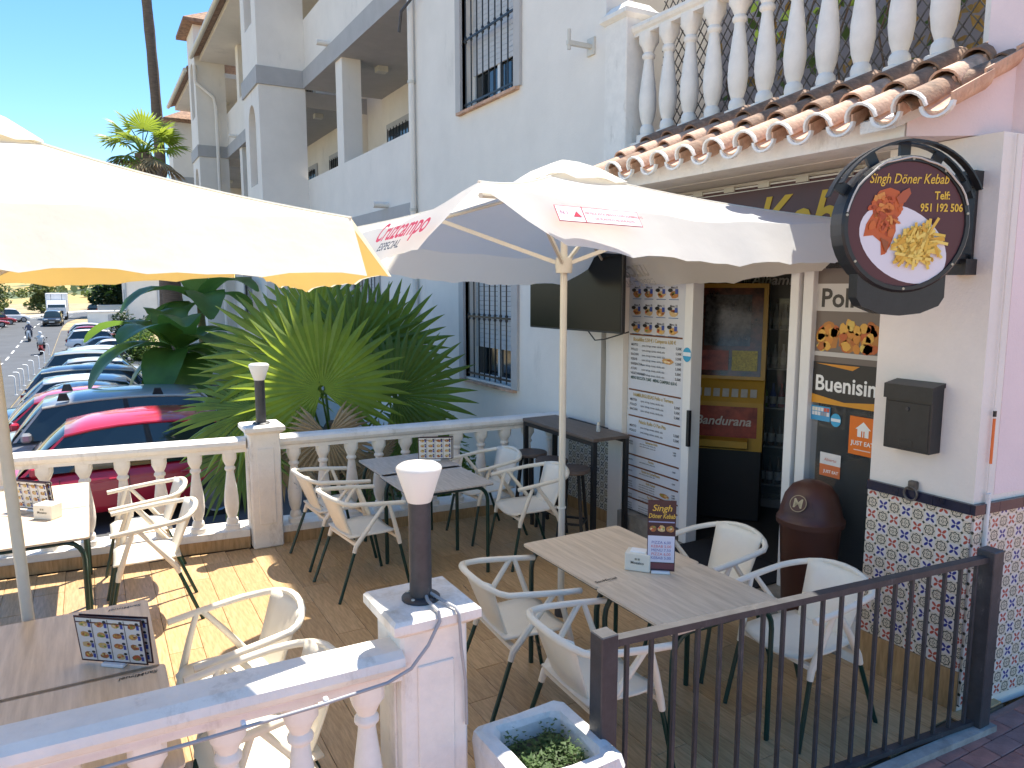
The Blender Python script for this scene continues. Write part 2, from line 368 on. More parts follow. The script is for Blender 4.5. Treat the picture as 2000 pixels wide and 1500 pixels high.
# ------------------------------------------------------------------ metal railing
t = thing('metal_railing', 'dark grey metal railing with vertical bars beside the tiled wall', 'railing', (1.66, 2.2, 0))
A0, A1 = Vector((1.66, 2.20, 0)), Vector((3.93, 1.97, 0)); d = (A1 - A0).normalized()
for p in (A0, A1):
    b = B(); w = .04 if p == A0 else .045; b.cbox(p.x - w, p.x + w, p.y - w, p.y + w, -.03, .97, .004); b.build('post', CHAR, t, True)
b = B(); b.bar(A0 + d * .04 + Vector((0, 0, .925)), A1 - d * .04 + Vector((0, 0, .925)), .045, .03); b.build('top_rail', CHAR, t, True)
b = B(); b.bar(A0 + d * .04 + Vector((0, 0, .035)), A1 - d * .04 + Vector((0, 0, .035)), .04, .025); b.build('bottom_rail', CHAR, t, True)
n = 19
for i in range(n):
    p = A0 + (A1 - A0) * ((i + .9) / (n + .8)); b = B(); b.box(p.x - .008, p.x + .008, p.y - .008, p.y + .008, .03, .92); b.build('bar', CHAR, t, True)
b = B(); b.bar((1.6, 2.06, -.005), (4.0, 1.93, -.005), .06, .05); b.build('kerb_strip', mat('worn_kerb', (.36, .33, .30), .9, .3, 8, .4, 40), t, True)

# ------------------------------------------------------------------ planter
t = thing('stone_planter', 'whitewashed square stone planter with low green plant beside pillar', 'planter', (1.44, 2.3, 0))
STONE = mat('whitewashed_stone', (.70, .67, .63), .9, .12, 8, .9, 22, dirt=((.30, .28, .25), .35, 9))
b = B(); x0, x1, y0, y1 = 1.215, 1.66, 2.03, 2.5
def rr(q, z, wob=.006): return [(x + random.uniform(-wob, wob), y + random.uniform(-wob, wob), z + random.uniform(-wob, wob)) for x, y in ((x0 + q, y0 + q + .03), (x0 + q + .03, y0 + q), ((x0 + x1) / 2, y0 + q), (x1 - q - .03, y0 + q), (x1 - q, y0 + q + .03), (x1 - q, (y0 + y1) / 2), (x1 - q, y1 - q - .03), (x1 - q - .03, y1 - q), ((x0 + x1) / 2, y1 - q), (x0 + q + .03, y1 - q), (x0 + q, y1 - q - .03), (x0 + q, (y0 + y1) / 2))]
b.loft([rr(.05, 0), rr(.02, .3), rr(.0, .5), rr(.008, .545), rr(.03, .56), rr(.065, .555), rr(.08, .53), rr(.085, .42)], True, True); b.build('trough', STONE, t, True)
b = B(); b.box(x0 + .08, x1 - .08, y0 + .08, y1 - .08, .40, .47); b.build('soil', mat('soil', (.06, .05, .035), .95, .3, 20, .8, 40), t, True)
b = B()
cl_ = [(random.uniform(x0 + .12, x1 - .12), random.uniform(y0 + .12, y1 - .12), random.uniform(.02, .05), random.uniform(.02, .085)) for _ in range(26)]
for _ in range(1700):
    cx_, cy_, cr_, ch_ = random.choice(cl_); x, y = random.gauss(cx_, cr_), random.gauss(cy_, cr_); z = .47 + random.random() ** 1.5 * ch_
    if not (x0 + .09 < x < x1 - .09 and y0 + .09 < y < y1 - .09): continue
    a = random.uniform(0, 6.3); l = random.uniform(.008, .022); u = Vector((math.cos(a), math.sin(a), random.uniform(-.2, .7))) * l; w = Vector((-math.sin(a), math.cos(a), 0)) * l * .35
    p = Vector((x, y, z)); b.add([p - w, p + u * .6 - w * .6, p + u, p + w], [(0, 1, 2, 3)])
tag(b.build('ground_cover', LEAFM, t, True), kind='stuff')

# ------------------------------------------------------------------ furniture
def make_chair(label):
    t = thing('armchair', label, 'chair', group='cream plastic armchairs on the terrace')
    # seat + back: one shell, two parts
    b = B(); rows = []
    for i in range(9):
        x = .235 - i * .052; row = []
        for j in range(9):
            u = (j - 4) / 4; w = .225 - .02 * abs(i - 3) / 5 - (.03 if i == 0 else 0)
            z = .445 + .018 * u * u - .012 * math.cos(i / 8 * 3) * (1 - u * u) - (.018 if i == 0 else 0)
            row.append((x, u * w, z))
        rows.append(row)
    b.loft(rows, False, False, True)
    s = b.build('seat', CREAM, t); md = s.modifiers.new('thickness', 'SOLIDIFY'); md.thickness = .012; md.offset = 0
    b = B(); rows = []
    for i in range(9):
        k = i / 8; z = .435 + .335 * k; row = []
        for j in range(7):
            u = (j - 3) / 3; w = .155 + .035 * k
            x = -.185 - .115 * k ** 1.3 + .035 * (1 - k) ** 3 + .05 * u * u * (.3 + .7 * k)
            row.append((x, u * w, z))
        rows.append(row)
    b.loft(rows, False, False, True)
    s2 = b.build('backrest', CREAM, t); md = s2.modifiers.new('thickness', 'SOLIDIFY'); md.thickness = .011; md.offset = 0
    p = P(); p.text('SanMiguel', -.045, .0, .022, (.03, .03, .03), 1, .2, .0006); p.rect(-.02, -.035, .03, -.033, (.1, .1, .1)); p.rect(-.03, -.045, .02, -.0435, (.2, .2, .2)); p.text('*', -.01, .02, .02, (.05, .05, .05), 1)
    p.put('logo', s2, (-.287, .06, .66), (0, -1, 0), (-.28, 0, 1), world=False)
    # hoop
    pts = []
    for k in range(25):
        a = -1 + 2 * k / 24; q = abs(a); sg = 1 if a > 0 else -1
        if q > .5: f = (q - .5) / .5; pts.append((-.12 + .36 * f, sg * (.272 + .006 * math.sin(f * 3)), .722 - .04 * f))
        else: th = q / .5 * math.pi / 2; pts.append((-.12 - .185 * math.cos(th) ** .8, sg * .272 * math.sin(th), .776 - .054 * math.sin(th) ** 2))
    b = B(); b.tube(pts, .0175, 8, True, 1.0); b.build('arm_hoop', CREAM, t)
    for sg in (-1, 1):
        for xa, xm, xf, nm in ((.075, -.145, -.295, 'leg'), (.105, .20, .285, 'leg')):
            b = B(); ya = sg * .274
            b.tube([(xa, ya, .695), (xa + (xm - xa) * .45, sg * .262, .57), (xm, sg * .236, .405), (xm + (xf - xm) * .12, sg * .238, .355)], [.0145, .0165, .0195, .0165], 8); st = b.build('arm_strut', CREAM, t)
            b = B(); b.tube([(xm + (xf - xm) * .1, sg * .238, .36), (xf, sg * .255, .0)], .0125, 8); b.build('leg', GREEN, t)
    for xx in (-.14, .195): b = B(); b.bar((xx, -.236, .415), (xx, .236, .415), .03, .022); b.build('under_frame', CREAM, t)
    for y in (-.05, .05):
        b = B(); b.box(-.165, -.145, y - .03, y + .03, .441, .4465); b.build('slot', BLACKM, s)
    return t
def make_table(label, m=WOODT):
    t = thing('cafe_table', label, 'table', group='laminate cafe tables on the terrace')
    b = B(); w, l = .36, .384; c = .025
    ring = []
    for cx, cy, a0 in ((w - c, l - c, 0), (-w + c, l - c, 90), (-w + c, -l + c, 180), (w - c, -l + c, 270)):
        for k in range(4): a = R(a0 + k * 30); ring.append((cx + c * math.cos(a), cy + c * math.sin(a)))
    b.loft([[(x, y, z) for x, y in ring] for z in (.738, .750)], True, True); tp = b.build('table_top', m, t)
    b = B(); b.loft([[(x * 1.0015, y * 1.0015, z) for x, y in ring] for z in (.7345, .7378)], True, True); b.build('edge_band', mat('table_edge_dark', (.03, .028, .025), .6, 0), tp)
    p = P(); p.text('SanMiguel', 0, 0, .035, (.10, .08, .06), 1, .2, .0006); p.rect(.05, -.014, .13, -.012, (.2, .17, .13)); p.put('logo', tp, (-.33, -.335, .7502), (1, 0, 0), (0, 1, 0), world=False)
    for s in (-1, 1):
        y = s * .335; pts = [(-.325, y, 0), (-.325, y, .60)] + [(-.325 + .10 * (1 - math.cos(R(a))), y, .60 + .118 * math.sin(R(a))) for a in (20, 40, 60, 80, 90)]
        pts += [(-x, yy, z) for x, yy, z in reversed(pts)]
        b = B(); b.tube(pts, .0155, 8); b.build('leg_frame', GREEN, t)
    for s in (-1, 1):
        b = B(); b.bar((s * .15, -.335, .718), (s * .15, .335, .718), .025, .02); b.build('cross_bar', GREEN, t)
    return t
def menu_holder(x, y, z, rz, label, kind=0, box=True):
    t = thing('menu_stand', label, 'menu', (x, y, z), rz)
    b = B(); b.cbox(-.05, .05, -.022, .022, 0, .014, .003); b.build('foot', mat('clear_acrylic', (.75, .77, .78), .15, 0), t)
    w, h = ((.15, .145) if kind == 0 else (.075, .20))
    for q, (dx, tilt) in enumerate(((0, .14), (.012, .10)) if kind == 0 else ((0, .03),)):
        b = B(); b.box(-w, w, -.0015, .0015, 0, 2 * h if kind else h * 1.45, None); card = b.build('card', mat('card_dark', (.05, .02, .025), .35, .1), t)
        card.location = (dx, .012 * q, .012); card.rotation_euler = (tilt, 0, .04 * q)
        H = 2 * h if kind else h * 1.45
        p = P(.0006)
        if kind == 0:
            p.rect(-w + .006, .008, w - .006, H - .008, (.72, .68, .62), 1)
            for i in range(4):
                for j in range(4):
                    u = -w + .045 + i * .072; v = .032 + j * .048
                    food(p, u - .006, v, .04, .032, 2); p.rect(u + .014, v - .014, u + .026, v + .006, (.05, .07, .3), 2); p.ell(u + .018, v + .014, .008, .006, (.03, .03, .03), 3, 8)
                if i: p.rect(-w + .002 + i * .073, .01, -w + .0045 + i * .073, H - .01, (.04, .02, .02), 3)
            p.rect(-w + .006, H - .03, w - .006, H - .024, (.1, .04, .04), 2)
        else:
            p.text('Singh', 0, H - .06, .05, (.65, .42, .06), 2, .25, .0006, 'CENTER'); p.text('Döner Kebab', 0, H - .1, .036, (.65, .42, .06), 2, .25, .0006, 'CENTER', .72)
            p.rect(-w + .006, H - .125, w - .006, H - .118, (.3, .32, .5), 2)
            for i in range(3): food(p, -.045 + i * .045, H - .16, .04, .045, 2)
            p.rect(-w + .004, .05, w - .004, H - .2, (.66, .66, .76), 1)
            for i in range(5): p.text(random.choice(['KEBAB 5,00', 'MENU 7,50', 'PIZZA 6,00']), 0, .155 - i * .022, .022, random.choice([(.6, .1, .12), (.1, .1, .35)]), 2, 0, 0, 'CENTER')
            p.rect(-w + .004, .012, w - .004, .045, (.16, .05, .06), 1)
        p.put('print', card, (0, -.0016, 0), (1, 0, 0), (0, 0, 1), world=False)
    return t
def napkin_box(x, y, z, rz, label):
    t = thing('napkin_box', label, 'napkin box', (x, y, z), rz)
    b = B(); b.cbox(-.07, .07, -.05, .05, 0, .10, .004); bx = b.build('case', mat('napkin_case', (.74, .70, .60), .5, .05), t)
    b = B(); b.cbox(-.045, .045, -.03, .03, .095, .108, .003); b.build('napkins', mat('paper_white', (.85, .85, .84), .9, .03), t)
    p = P(); p.text('Mosaico', 0, -.008, .022, (.1, .09, .07), 1, 0, .0004, 'CENTER'); p.rect(-.014, .014, -.002, .026, (.3, .27, .2)); p.rect(.002, .014, .014, .026, (.3, .27, .2))
    p.put('logo', bx, (0, -.0502, .05), (1, 0, 0), (0, 0, 1), world=False)
WOODG = mat('table_laminate_grey', (.52, .45, .38), .42, .16, 4, 0, 60, stretch=(14, 1.2, 14), col2=(.60, .53, .46))
t0 = make_table('light wood laminate table carrying the menu card and napkin box, nearer the shop bin')
t0.location = (2.55, 2.62, 0)
dup(t0, (2.56, 3.37, 0), 0, 'light wood laminate table beside the umbrella pole, joined to another table')
for l, lab in (((2.36, 5.42), 'greyish laminate table between four cream chairs, nearer the post lamp'), ((2.38, 6.04), 'greyish laminate table against the back balustrade beside the fan palm')):
    c = dup(t0, (*l, 0), 0, lab)
    for k in c.children:
        if k.name.startswith('table_top'): k.data = k.data.copy(); k.data.materials[0] = WOODG; k.scale = (1, .88, 1)
        if k.name.startswith('leg_frame') or k.name.startswith('cross'): k.scale = (1, .86, 1)
dup(t0, (-.20, 3.60, 0), math.pi, 'light wood laminate table with a menu stand, behind the worn balustrade')
dup(t0, (-.18, 2.86, 0), math.pi, 'light wood laminate table touching the worn balustrade')['group'] = 'laminate cafe tables on the terrace'
dup(t0, (-.45, 5.58, 0), 0, 'sunlit laminate table with napkin box beside the leaning umbrella pole')
dup(t0, (-.45, 6.33, 0), 0, 'sunlit laminate table against the balustrade in front of the red car')
t0.location.y = 2.69
for k in t0.children: k.scale.y = .77
menu_holder(.0, 3.32, .751, R(-38), 'landscape menu cards with food photos on table behind the worn balustrade')
menu_holder(-.42, 6.0, .751, R(-45), 'landscape menu cards with food photos standing behind a napkin box')
napkin_box(-.33, 5.78, .751, R(-40), 'cream napkin box on sunlit table beside the red car')
menu_holder(2.62, 6.02, .751, R(-25), 'small landscape menu cards on the greyish table by the palm')
menu_holder(2.62, 2.98, .751, R(-38), 'upright maroon menu card on the table near the bin', 1)
napkin_box(2.56, 3.09, .751, R(-50), 'cream napkin box beside the upright maroon menu card')
CH = [((1.70, 6.12), 4, 'cream armchair at greyish table, tucked beside the balustrade pillar'), ((1.72, 5.40), 6, 'cream armchair at greyish table, behind the post lamp'),
      ((3.12, 6.0), 182, 'cream armchair at greyish table, beside the balustrade end and bar stools'), ((3.16, 5.27), 176, 'cream armchair at greyish table, closest to the umbrella pole'),
      ((1.98, 3.42), -4, 'cream armchair at wood table, between the lamp pillar and umbrella pole'), ((1.99, 2.70), -2, 'cream armchair at wood table, behind the planter and railing post'),
      ((3.26, 3.26), 180, 'cream armchair at wood table, in front of the shop doorway'), ((3.22, 2.52), 178, 'cream armchair at wood table, in front of the brown bin and tiled wall'),
      ((.27, 6.28), 180, 'cream armchair in front of the red car, next to the balustrade'), ((.27, 5.62), 178, 'cream armchair in front of the red car, on the sunlit floor'),
      ((.50, 3.56), 186, 'cream armchair at the near table, on the sunlit floor'), ((.50, 2.92), 184, 'cream armchair partly hidden behind the worn balustrade rail')]
c0 = make_chair(CH[0][2]); c0.location = (*CH[0][0], 0); c0.rotation_euler = (0, 0, R(CH[0][1]))
for l, a, lab in CH[1:]: dup(c0, (*l, 0), R(a), lab)
# bar and stools
BARW = mat('bar_top_wood', (.13, .095, .075), .5, .2, 4, .1, 50, stretch=(10, 1.5, 10))
t = thing('bar_table', 'tall narrow dark bar table against the wall', 'bar table', (3.95, 5.8, 0))
BX0, BX1, BY0, BY1, BZ = 3.74, 4.14, 5.16, 6.38, .985
b = B(); b.cbox(BX0, BX1, BY0, BY1, BZ - .03, BZ, .004); b.build('table_top', BARW, t, True)
for x in (BX0 + .025, BX1 - .025):
    for y in (BY0 + .025, BY1 - .025):
        b = B(); b.box(x - .02, x + .02, y - .02, y + .02, 0, BZ - .031); b.build('leg', BLACKM, t, True)
    b = B(); b.box(x - .018, x + .018, BY0 + .046, BY1 - .046, BZ - .07, BZ - .032); b.build('apron', BLACKM, t, True)
for y in (BY0 + .025, BY1 - .025):
    b = B(); b.box(BX0 + .046, BX1 - .046, y - .015, y + .015, .03, .06); b.build('foot_bar', BLACKM, t, True)
sx = None
for i, (x, y, lab) in enumerate(((3.70, 6.14, 'dark round bar stool beside the balustrade end'), (3.70, 5.77, 'dark round bar stool, middle one of three at the bar'), (3.68, 5.38, 'dark round bar stool beside the umbrella pole'))):
    if i == 0:
        sx = thing('bar_stool', lab, 'stool', (x, y, 0), .3, 'stools along the bar table')
        b = B(); b.lathe([(.0, .655), (.145, .655), (.155, .662), (.155, .685), (.148, .692), (.0, .692)], n=24, cap=False); b.build('seat', BARW, sx)
        for k in range(4):
            a = math.pi / 4 + k * math.pi / 2; c, s_ = math.cos(a), math.sin(a)
            b = B(); b.bar((c * .095, s_ * .095, .655), (c * .165, s_ * .165, 0), .026, .026); b.build('leg', BLACKM, sx)
        for k in range(4):
            a, a2 = math.pi / 4 + k * math.pi / 2, math.pi / 4 + (k + 1) * math.pi / 2
            b = B(); b.bar((math.cos(a) * .145, math.sin(a) * .145, .2), (math.cos(a2) * .145, math.sin(a2) * .145, .2), .018, .018); b.build('foot_ring_bar', BLACKM, sx)
    else: dup(sx, (x, y, 0), .3 + i, lab)
t = thing('salt_shaker', 'small glass salt shaker on the bar table', 'shaker', (3.98, 5.42, BZ + .001))
b = B(); b.lathe([(.018, 0), (.02, .01), (.017, .06), (.014, .065)], n=12); b.build('jar', mat('shaker_glass', (.7, .72, .72), .1, 0, trans=.5), t)
b = B(); b.lathe([(.0155, .064), (.0155, .085), (.010, .092)], n=12); b.build('cap', ALU, t)

# ------------------------------------------------------------------ umbrellas
FAB = mat('white_umbrella_fabric', (.80, .79, .76), .8, .03, 2, .55, 7, transl=((.90, .84, .72), .5))
FABC = mat('cream_umbrella_fabric', (.84, .80, .70), .75, .04, 2, .6, 6, transl=((.90, .83, .66), .35)); LIN = mat('yellow_umbrella_lining', (.84, .66, .26), .8, .05, 3, .1, 12, transl=((.92, .76, .36), .5))
def umbrella(t, base, apex, corners, val, poleR, m, lining=None, hub=.42, cap=True, wave=.02, seed=1, gap=.0, flare=.16):
    rnd = random.Random(seed); apex = Vector(apex); cs = [Vector(c) for c in corners]
    b = B(); b.tube([Vector(base), Vector(base).lerp(apex, .97)], poleR, 16); pole = b.build('pole', ALU, t, True)
    b = B(); b.lathe([(poleR + .02, .0), (poleR + .02, .06), (poleR + .006, .07)], (base[0], base[1], base[2] + 1.0 - 1.0), 16); b.build('pole_collar', CHAR, pole, True)
    hz = apex.z - hub; hp = Vector(base).lerp(apex, hz / apex.z); b = B(); b.lathe([(poleR + .03, -.05), (poleR + .035, 0), (poleR + .03, .05)], tuple(hp), 12); b.build('runner_hub', ALU, t, True)
    N = 14
    def surf(dz, scale=1.0):
        out = []
        for k in range(4):
            c0, c1 = cs[k], cs[(k + 1) % 4]; rows = []
            for i in range(N + 1):
                f = i / N; row = []
                for j in range(N + 1):
                    g = j / N; e = c0.lerp(c1, g); p = apex.lerp(e, f)
                    sag = -.10 * f * (1 - f) * 1.6 - .07 * f * math.sin(math.pi * g)
                    wr = .010 * math.sin(g * 23 + k * 2 + f * 5) * f ** 2 * math.sin(math.pi * g)
                    inward = (apex - e) * (.035 * f * math.sin(math.pi * g)); inward.z = 0
                    row.append(p + inward + Vector((0, 0, sag + wr + dz)))
                rows.append(row)
            out.append(rows)
        return out
    def valance(top, b, dz, val=val):
        for k in range(4):
            e = top[k][N]; out = (cs[k].lerp(cs[(k + 1) % 4], .5) - apex); out.z = 0; out.normalize(); rows = [[], [], [], []]
            for j in range(N * 2 + 1):
                g = j / (2 * N); i0 = min(N - 1, j // 2); p = e[i0].lerp(e[i0 + 1], j / 2 - i0)
                lift = gap * max(0, 1 - min(g, 1 - g) / .15) ** 1.5
                wv = wave * math.sin(g * 17 + k * 1.7 + seed) + .4 * wave * math.sin(g * 41 + k)
                sc = .0 if not j % 4 else .012
                for q in range(4):
                    h = q / 3; rows[q].append(p + out * ((wv + flare) * h * (1 - lift / val) + dz) + Vector((0, 0, -(val - lift - sc * h) * h + (0 if q else .0))))
            b.loft(rows, False, False, True)
    S = surf(0); b = B()
    for rows in S: b.loft(rows, False, False, True)
    b.build('canopy', m, t, True); b = B(); valance(S, b, 0); vo = b.build('valance', m, t, True)
    if lining:
        S2 = surf(-.012); b = B()
        for rows in S2: b.loft(rows, False, False, True)
        b.build('lining', lining, t, True); b = B(); valance(S2, b, -.012, val - .012); b.build('valance_lining', lining, t, True)
    for c in cs:
        e = apex.lerp(c, .985) + Vector((0, 0, -.045)); s0 = Vector((apex.x, apex.y, apex.z - .07))
        pts = [s0.lerp(e, f) + Vector((0, 0, -.10 * f * (1 - f) * 1.6 - .012)) for f in (0, .25, .5, .75, 1)]
        b = B(); b.tube(pts, .012, 6, True); b.build('rib', ALU, t, True)
        sp = [apex.lerp(c, f) + Vector((0, 0, -.10 * f * (1 - f) * 1.6 + .002)) for f in [q / 10 for q in range(11)]]; b = B(); b.tube(sp, .006, 5, True); b.build('seam', m, t, True)
        b = B(); b.bar(hp, pts[2] + Vector((0, 0, -.01)), .018, .026); b.build('strut', ALU, t, True)
    if cap:
        b = B(); rows = []
        for k in range(25):
            a = 2 * math.pi * k / 24
            d = [(cs[0] - apex) * .5, (cs[1] - apex) * .5, (cs[2] - apex) * .5, (cs[3] - apex) * .5]; q = k / 6; i0 = int(q) % 4; dd = d[i0].lerp(d[(i0 + 1) % 4], q - int(q))
            rows.append([apex + Vector((0, 0, .06)), apex + dd * .10 + Vector((0, 0, .062)), apex + dd * .26 + Vector((0, 0, .045)), apex + dd * .46 + Vector((0, 0, -.01 + .014 * math.sin(k * 2.1)))])
        b.loft(rows, False, False, True); b.build('vent_cap', m, t, True)
    return vo
u2 = thing('parasol', 'white square parasol with red lettering on its valance, pole by the tables', 'parasol', (2.76, 4.17, 0))
C2 = [(1.47, 2.88, 2.74), (3.98, 2.86, 2.68), (4.02, 5.42, 2.56), (1.51, 5.42, 2.68)]
umbrella(u2, (2.76, 4.17, 0), (2.76, 4.17, 3.06), C2, .23, .024, FAB, None, .62, True, .010, 3, .21)
b = B(); b.tube([(2.73, 4.14, 2.42), (2.722, 4.135, 1.5), (2.722, 4.135, .62)], .0025, 5); b.build('cord', mat('white_cord', (.7, .68, .62), .8, 0), u2, True)
b = B(); b.lathe([(.03, .78), (.03, .79)], (2.76, 4.17, 0), 12); b.build('cord_tie', mat('white_cord', (.7, .68, .62), .8, 0), u2, True)
def on_edge(c0, c1, g, dz, out): # a point on a valance, just outside the cloth
    c0, c1 = Vector(c0), Vector(c1); p = c0.lerp(c1, g) + Vector((0, 0, dz)); return p
L0, L1 = Vector(C2[3]), Vector(C2[0]); ua = (L1 - L0).normalized(); na = Vector((-ua.y, ua.x, 0)); na = na if na.x < 0 else -na
p = P(); p.text('Cruzcampo', 0, 0, .165, (.55, .01, .03), 1, .1, .003, 'LEFT', .92); p.text('ESPECIAL', .16, -.07, .07, (.02, .02, .02), 1, 0, .001, 'LEFT', 1.1)
p.put('lettering', u2, L0.lerp(L1, .615) + Vector((0, 0, -.185)) + na * .145, ua, Vector((0, 0, .23)) - na * .16)
F0, F1 = Vector(C2[2]), Vector(C2[1])
p = P(); p.text('Cruzcampo', 0, 0, .24, (.42, .40, .36), 1, .1, .003, 'LEFT', .8, True); p.text('ESPECIAL', -.2, -.10, .10, (.5, .48, .44), 1, 0, 0, 'LEFT', 1, True)
uf = (F1 - F0).normalized(); p.put('lettering_seen_through', u2, F0.lerp(F1, .30) + Vector((.08, 0, -.19)), uf, (-.16, 0, .23))
N0, N1 = Vector(C2[0]), Vector(C2[1]); un = (N1 - N0).normalized()
p = P(); p.rect(0, 0, .46, .09, (.6, .02, .05), 1); p.rect(.004, .004, .456, .086, (.80, .78, .75), 2); p.rect(.142, 0, .146, .09, (.6, .02, .05), 3); p.poly([(.085, .03), (.13, .03), (.108, .062)], (.6, .02, .05), 3); p.text('N.1', .02, .04, .03, (.5, .1, .2), 3)
p.text('METELA ESTA MESITA CON SOMBRILLAS', .155, .05, .018, (.6, .05, .08), 3); p.text('DE PLASTICO ALQUILADAS', .20, .022, .018, (.6, .05, .08), 3)
p.put('care_label', u2, N0.lerp(N1, .13) + Vector((0, -.125, -.15)), un, (0, .16, .23))
u1 = thing('parasol', 'large cream parasol with yellow lining above the tables by the worn balustrade', 'parasol', (-.32, 4.05, 0))
umbrella(u1, (-.32, 4.05, 0), (-.43, 4.07, 3.03), [(-1.62, 2.84, 2.74), (.90, 2.84, 2.56), (.86, 5.18, 2.58), (-1.60, 5.18, 2.60)], .22, .026, FABC, LIN, .7, True, .007, 1, .0, .15)

# ------------------------------------------------------------------ shop (kebab house)
sh = thing('kebab_shop', 'white kebab shop front with tiled pillar, clay tile canopy and balcony above', 'shop', (4.3, 4.0, 0))
def part(name, m, *boxes, parent=None, c=0):
    b = B()
    for q in boxes: (b.cbox(*q, c) if c else b.box(*q))
    return b.build(name, m, parent or sh, True)
FX = 4.30
part('wall', WARMW, (FX, 4.37, 4.60, 5.75, 0, 3.1), (FX, 4.37, 2.6, 4.60, 2.52, 3.1))
# pillar and pink return wall
b = B(); dW = -.09
b.prism([(3.98, 2.70), (3.98, 2.10), (8.5, 2.10 + dW * 4.5), (8.5, 2.5), (4.4, 2.70)], 'z', -.05, 3.06); b.build('pillar_wall', WARMW, sh, True)
b = B(); b.loft([[(4.14, 2.083, z), (8.5, 2.083 + dW * 4.4, z), (8.5, 2.3, z), (4.14, 2.3, z)] for z in (1.2, 6.5)], True, True); b.build('pink_wall', PINK, sh, True)
b = B(); b.loft([[(3.70, 2.43, a), (4.22, 2.10, c), (4.4, 2.2, c), (4.4, 2.6, a)] for a, c in ((3.065, 3.065), (3.17, 3.46))], True, True); b.build('gable', PINK, sh, True)
# patterned tiles
TP = bpy.data.materials.new('patterned_tile'); TP.use_nodes = True
def tile_pattern(m, c_dark, c_red, c_blue, base):
    t = m.node_tree; n = t.nodes; L = t.links.new; tc = n.new('ShaderNodeTexCoord'); sep = n.new('ShaderNodeSeparateXYZ'); L(tc.outputs['Object'], sep.inputs[0])
    def mth(op, a, b=None, c=None):
        q = n.new('ShaderNodeMath'); q.operation = op
        for i, v in enumerate((a, b, c)):
            if v is None: continue
            if isinstance(v, (int, float)): q.inputs[i].default_value = v
            else: L(v, q.inputs[i])
        return q.outputs[0]
    cell = .07
    u = mth('DIVIDE', sep.outputs['Y'], cell); v = mth('DIVIDE', sep.outputs['Z'], cell)
    iu, iv = mth('FLOOR', u), mth('FLOOR', v); fu = mth('SUBTRACT', mth('SUBTRACT', u, iu), .5); fv = mth('SUBTRACT', mth('SUBTRACT', v, iv), .5)
    r = mth('SQRT', mth('ADD', mth('MULTIPLY', fu, fu), mth('MULTIPLY', fv, fv))); th = mth('ARCTAN2', fv, fu)
    par = mth('MODULO', mth('ADD', mth('ADD', iu, iv), 100), 2)            # rosette / flower cells alternate
    c4 = mth('ABSOLUTE', mth('SINE', mth('MULTIPLY', th, 2)))              # four diagonal petals
    petal = mth('LESS_THAN', r, mth('MULTIPLY', mth('POWER', c4, 1.6), .46)); petal = mth('MULTIPLY', petal, mth('GREATER_THAN', r, .06))
    c8 = mth('ADD', mth('MULTIPLY', mth('COSINE', mth('MULTIPLY', th, 8)), .035), .40)
    ring = mth('MULTIPLY', mth('LESS_THAN', r, c8), mth('GREATER_THAN', r, mth('SUBTRACT', c8, .085)))
    c4b = mth('ABSOLUTE', mth('COSINE', mth('MULTIPLY', th, 2))); fl = mth('MULTIPLY', mth('LESS_THAN', r, mth('MULTIPLY', mth('POWER', c4b, .8), .27)), mth('GREATER_THAN', r, .07))
    inner = mth('MULTIPLY', mth('GREATER_THAN', mth('ABSOLUTE', mth('SUBTRACT', r, .17)), .045), fl)
    ros = mth('MAXIMUM', ring, inner)
    au, av = mth('ABSOLUTE', fu), mth('ABSOLUTE', fv); dot = mth('LESS_THAN', mth('ADD', mth('ABSOLUTE', mth('SUBTRACT', au, .5)), mth('ABSOLUTE', mth('SUBTRACT', av, .5))), .13)
    alt = mth('MODULO', mth('ADD', iv, 100), 2)
    def mixc(f, a, b_):
        q = n.new('ShaderNodeMixRGB'); L(f, q.inputs[0])
        for i, c in ((1, a), (2, b_)):
            if isinstance(c, tuple): q.inputs[i].default_value = (*c, 1)
            else: L(c, q.inputs[i])
        return q.outputs[0]
    flower = mixc(petal, base, mixc(alt, c_red, c_blue)); rosette = mixc(ros, (base[0] * .93, base[1] * .88, base[2] * .75), c_dark)
    col = mixc(dot, mixc(par, rosette, flower), c_dark)
    L(col, n['Principled BSDF'].inputs['Base Color']); n['Principled BSDF'].inputs['Roughness'].default_value = .3
tile_pattern(TP, (.035, .04, .03), (.42, .07, .04), (.02, .025, .20), (.70, .64, .58))
TB = bpy.data.materials.new('black_white_tile'); TB.use_nodes = True; tile_pattern(TB, (.02, .02, .02), (.03, .03, .03), (.02, .02, .02), (.62, .6, .55))
NAVY = mat('navy_glazed_tile', (.012, .014, .035), .12, .3, 9)
def tile_obj(name, y0, y1, z0, z1, parent, m, X=0, th=.012):
    b = B(); b.box(-th, 0, y0 + .0006, y1 - .0006, z0 + .0006, z1 - .0006); o = b.build(name, m, parent); return o
dado = link(bpy.data.objects.new('tile_dado', None)); dado.parent = sh; dado.location = Vector((3.98, 2.70, .23)) - sh.location
def dado_tiles(parent, L, z1, m):
    y = 0
    while y > -L + .01:
        z = 0
        while z < z1 - .01: tile_obj('tile', max(y - .2, -L), y, z, min(z + .2, z1), parent, m); z += .2
        y -= .2
dado_tiles(dado, .60, .88, TP)
dado2 = link(bpy.data.objects.new('tile_dado', None)); dado2.parent = sh; dado2.location = Vector((3.98, 2.10, .03)) - sh.location; dado2.rotation_euler = (0, 0, R(90) + math.atan(dW))
dado_tiles(dado2, 1.4, 1.08, TP)
for o in (dado2,):
    for k in list(o.children): k.location.y = 0
for k in range(3): part('border_tile', NAVY, (3.955, 3.98, 2.70 - .2 * k - .199, 2.70 - .2 * k - .001, 1.11, 1.165))
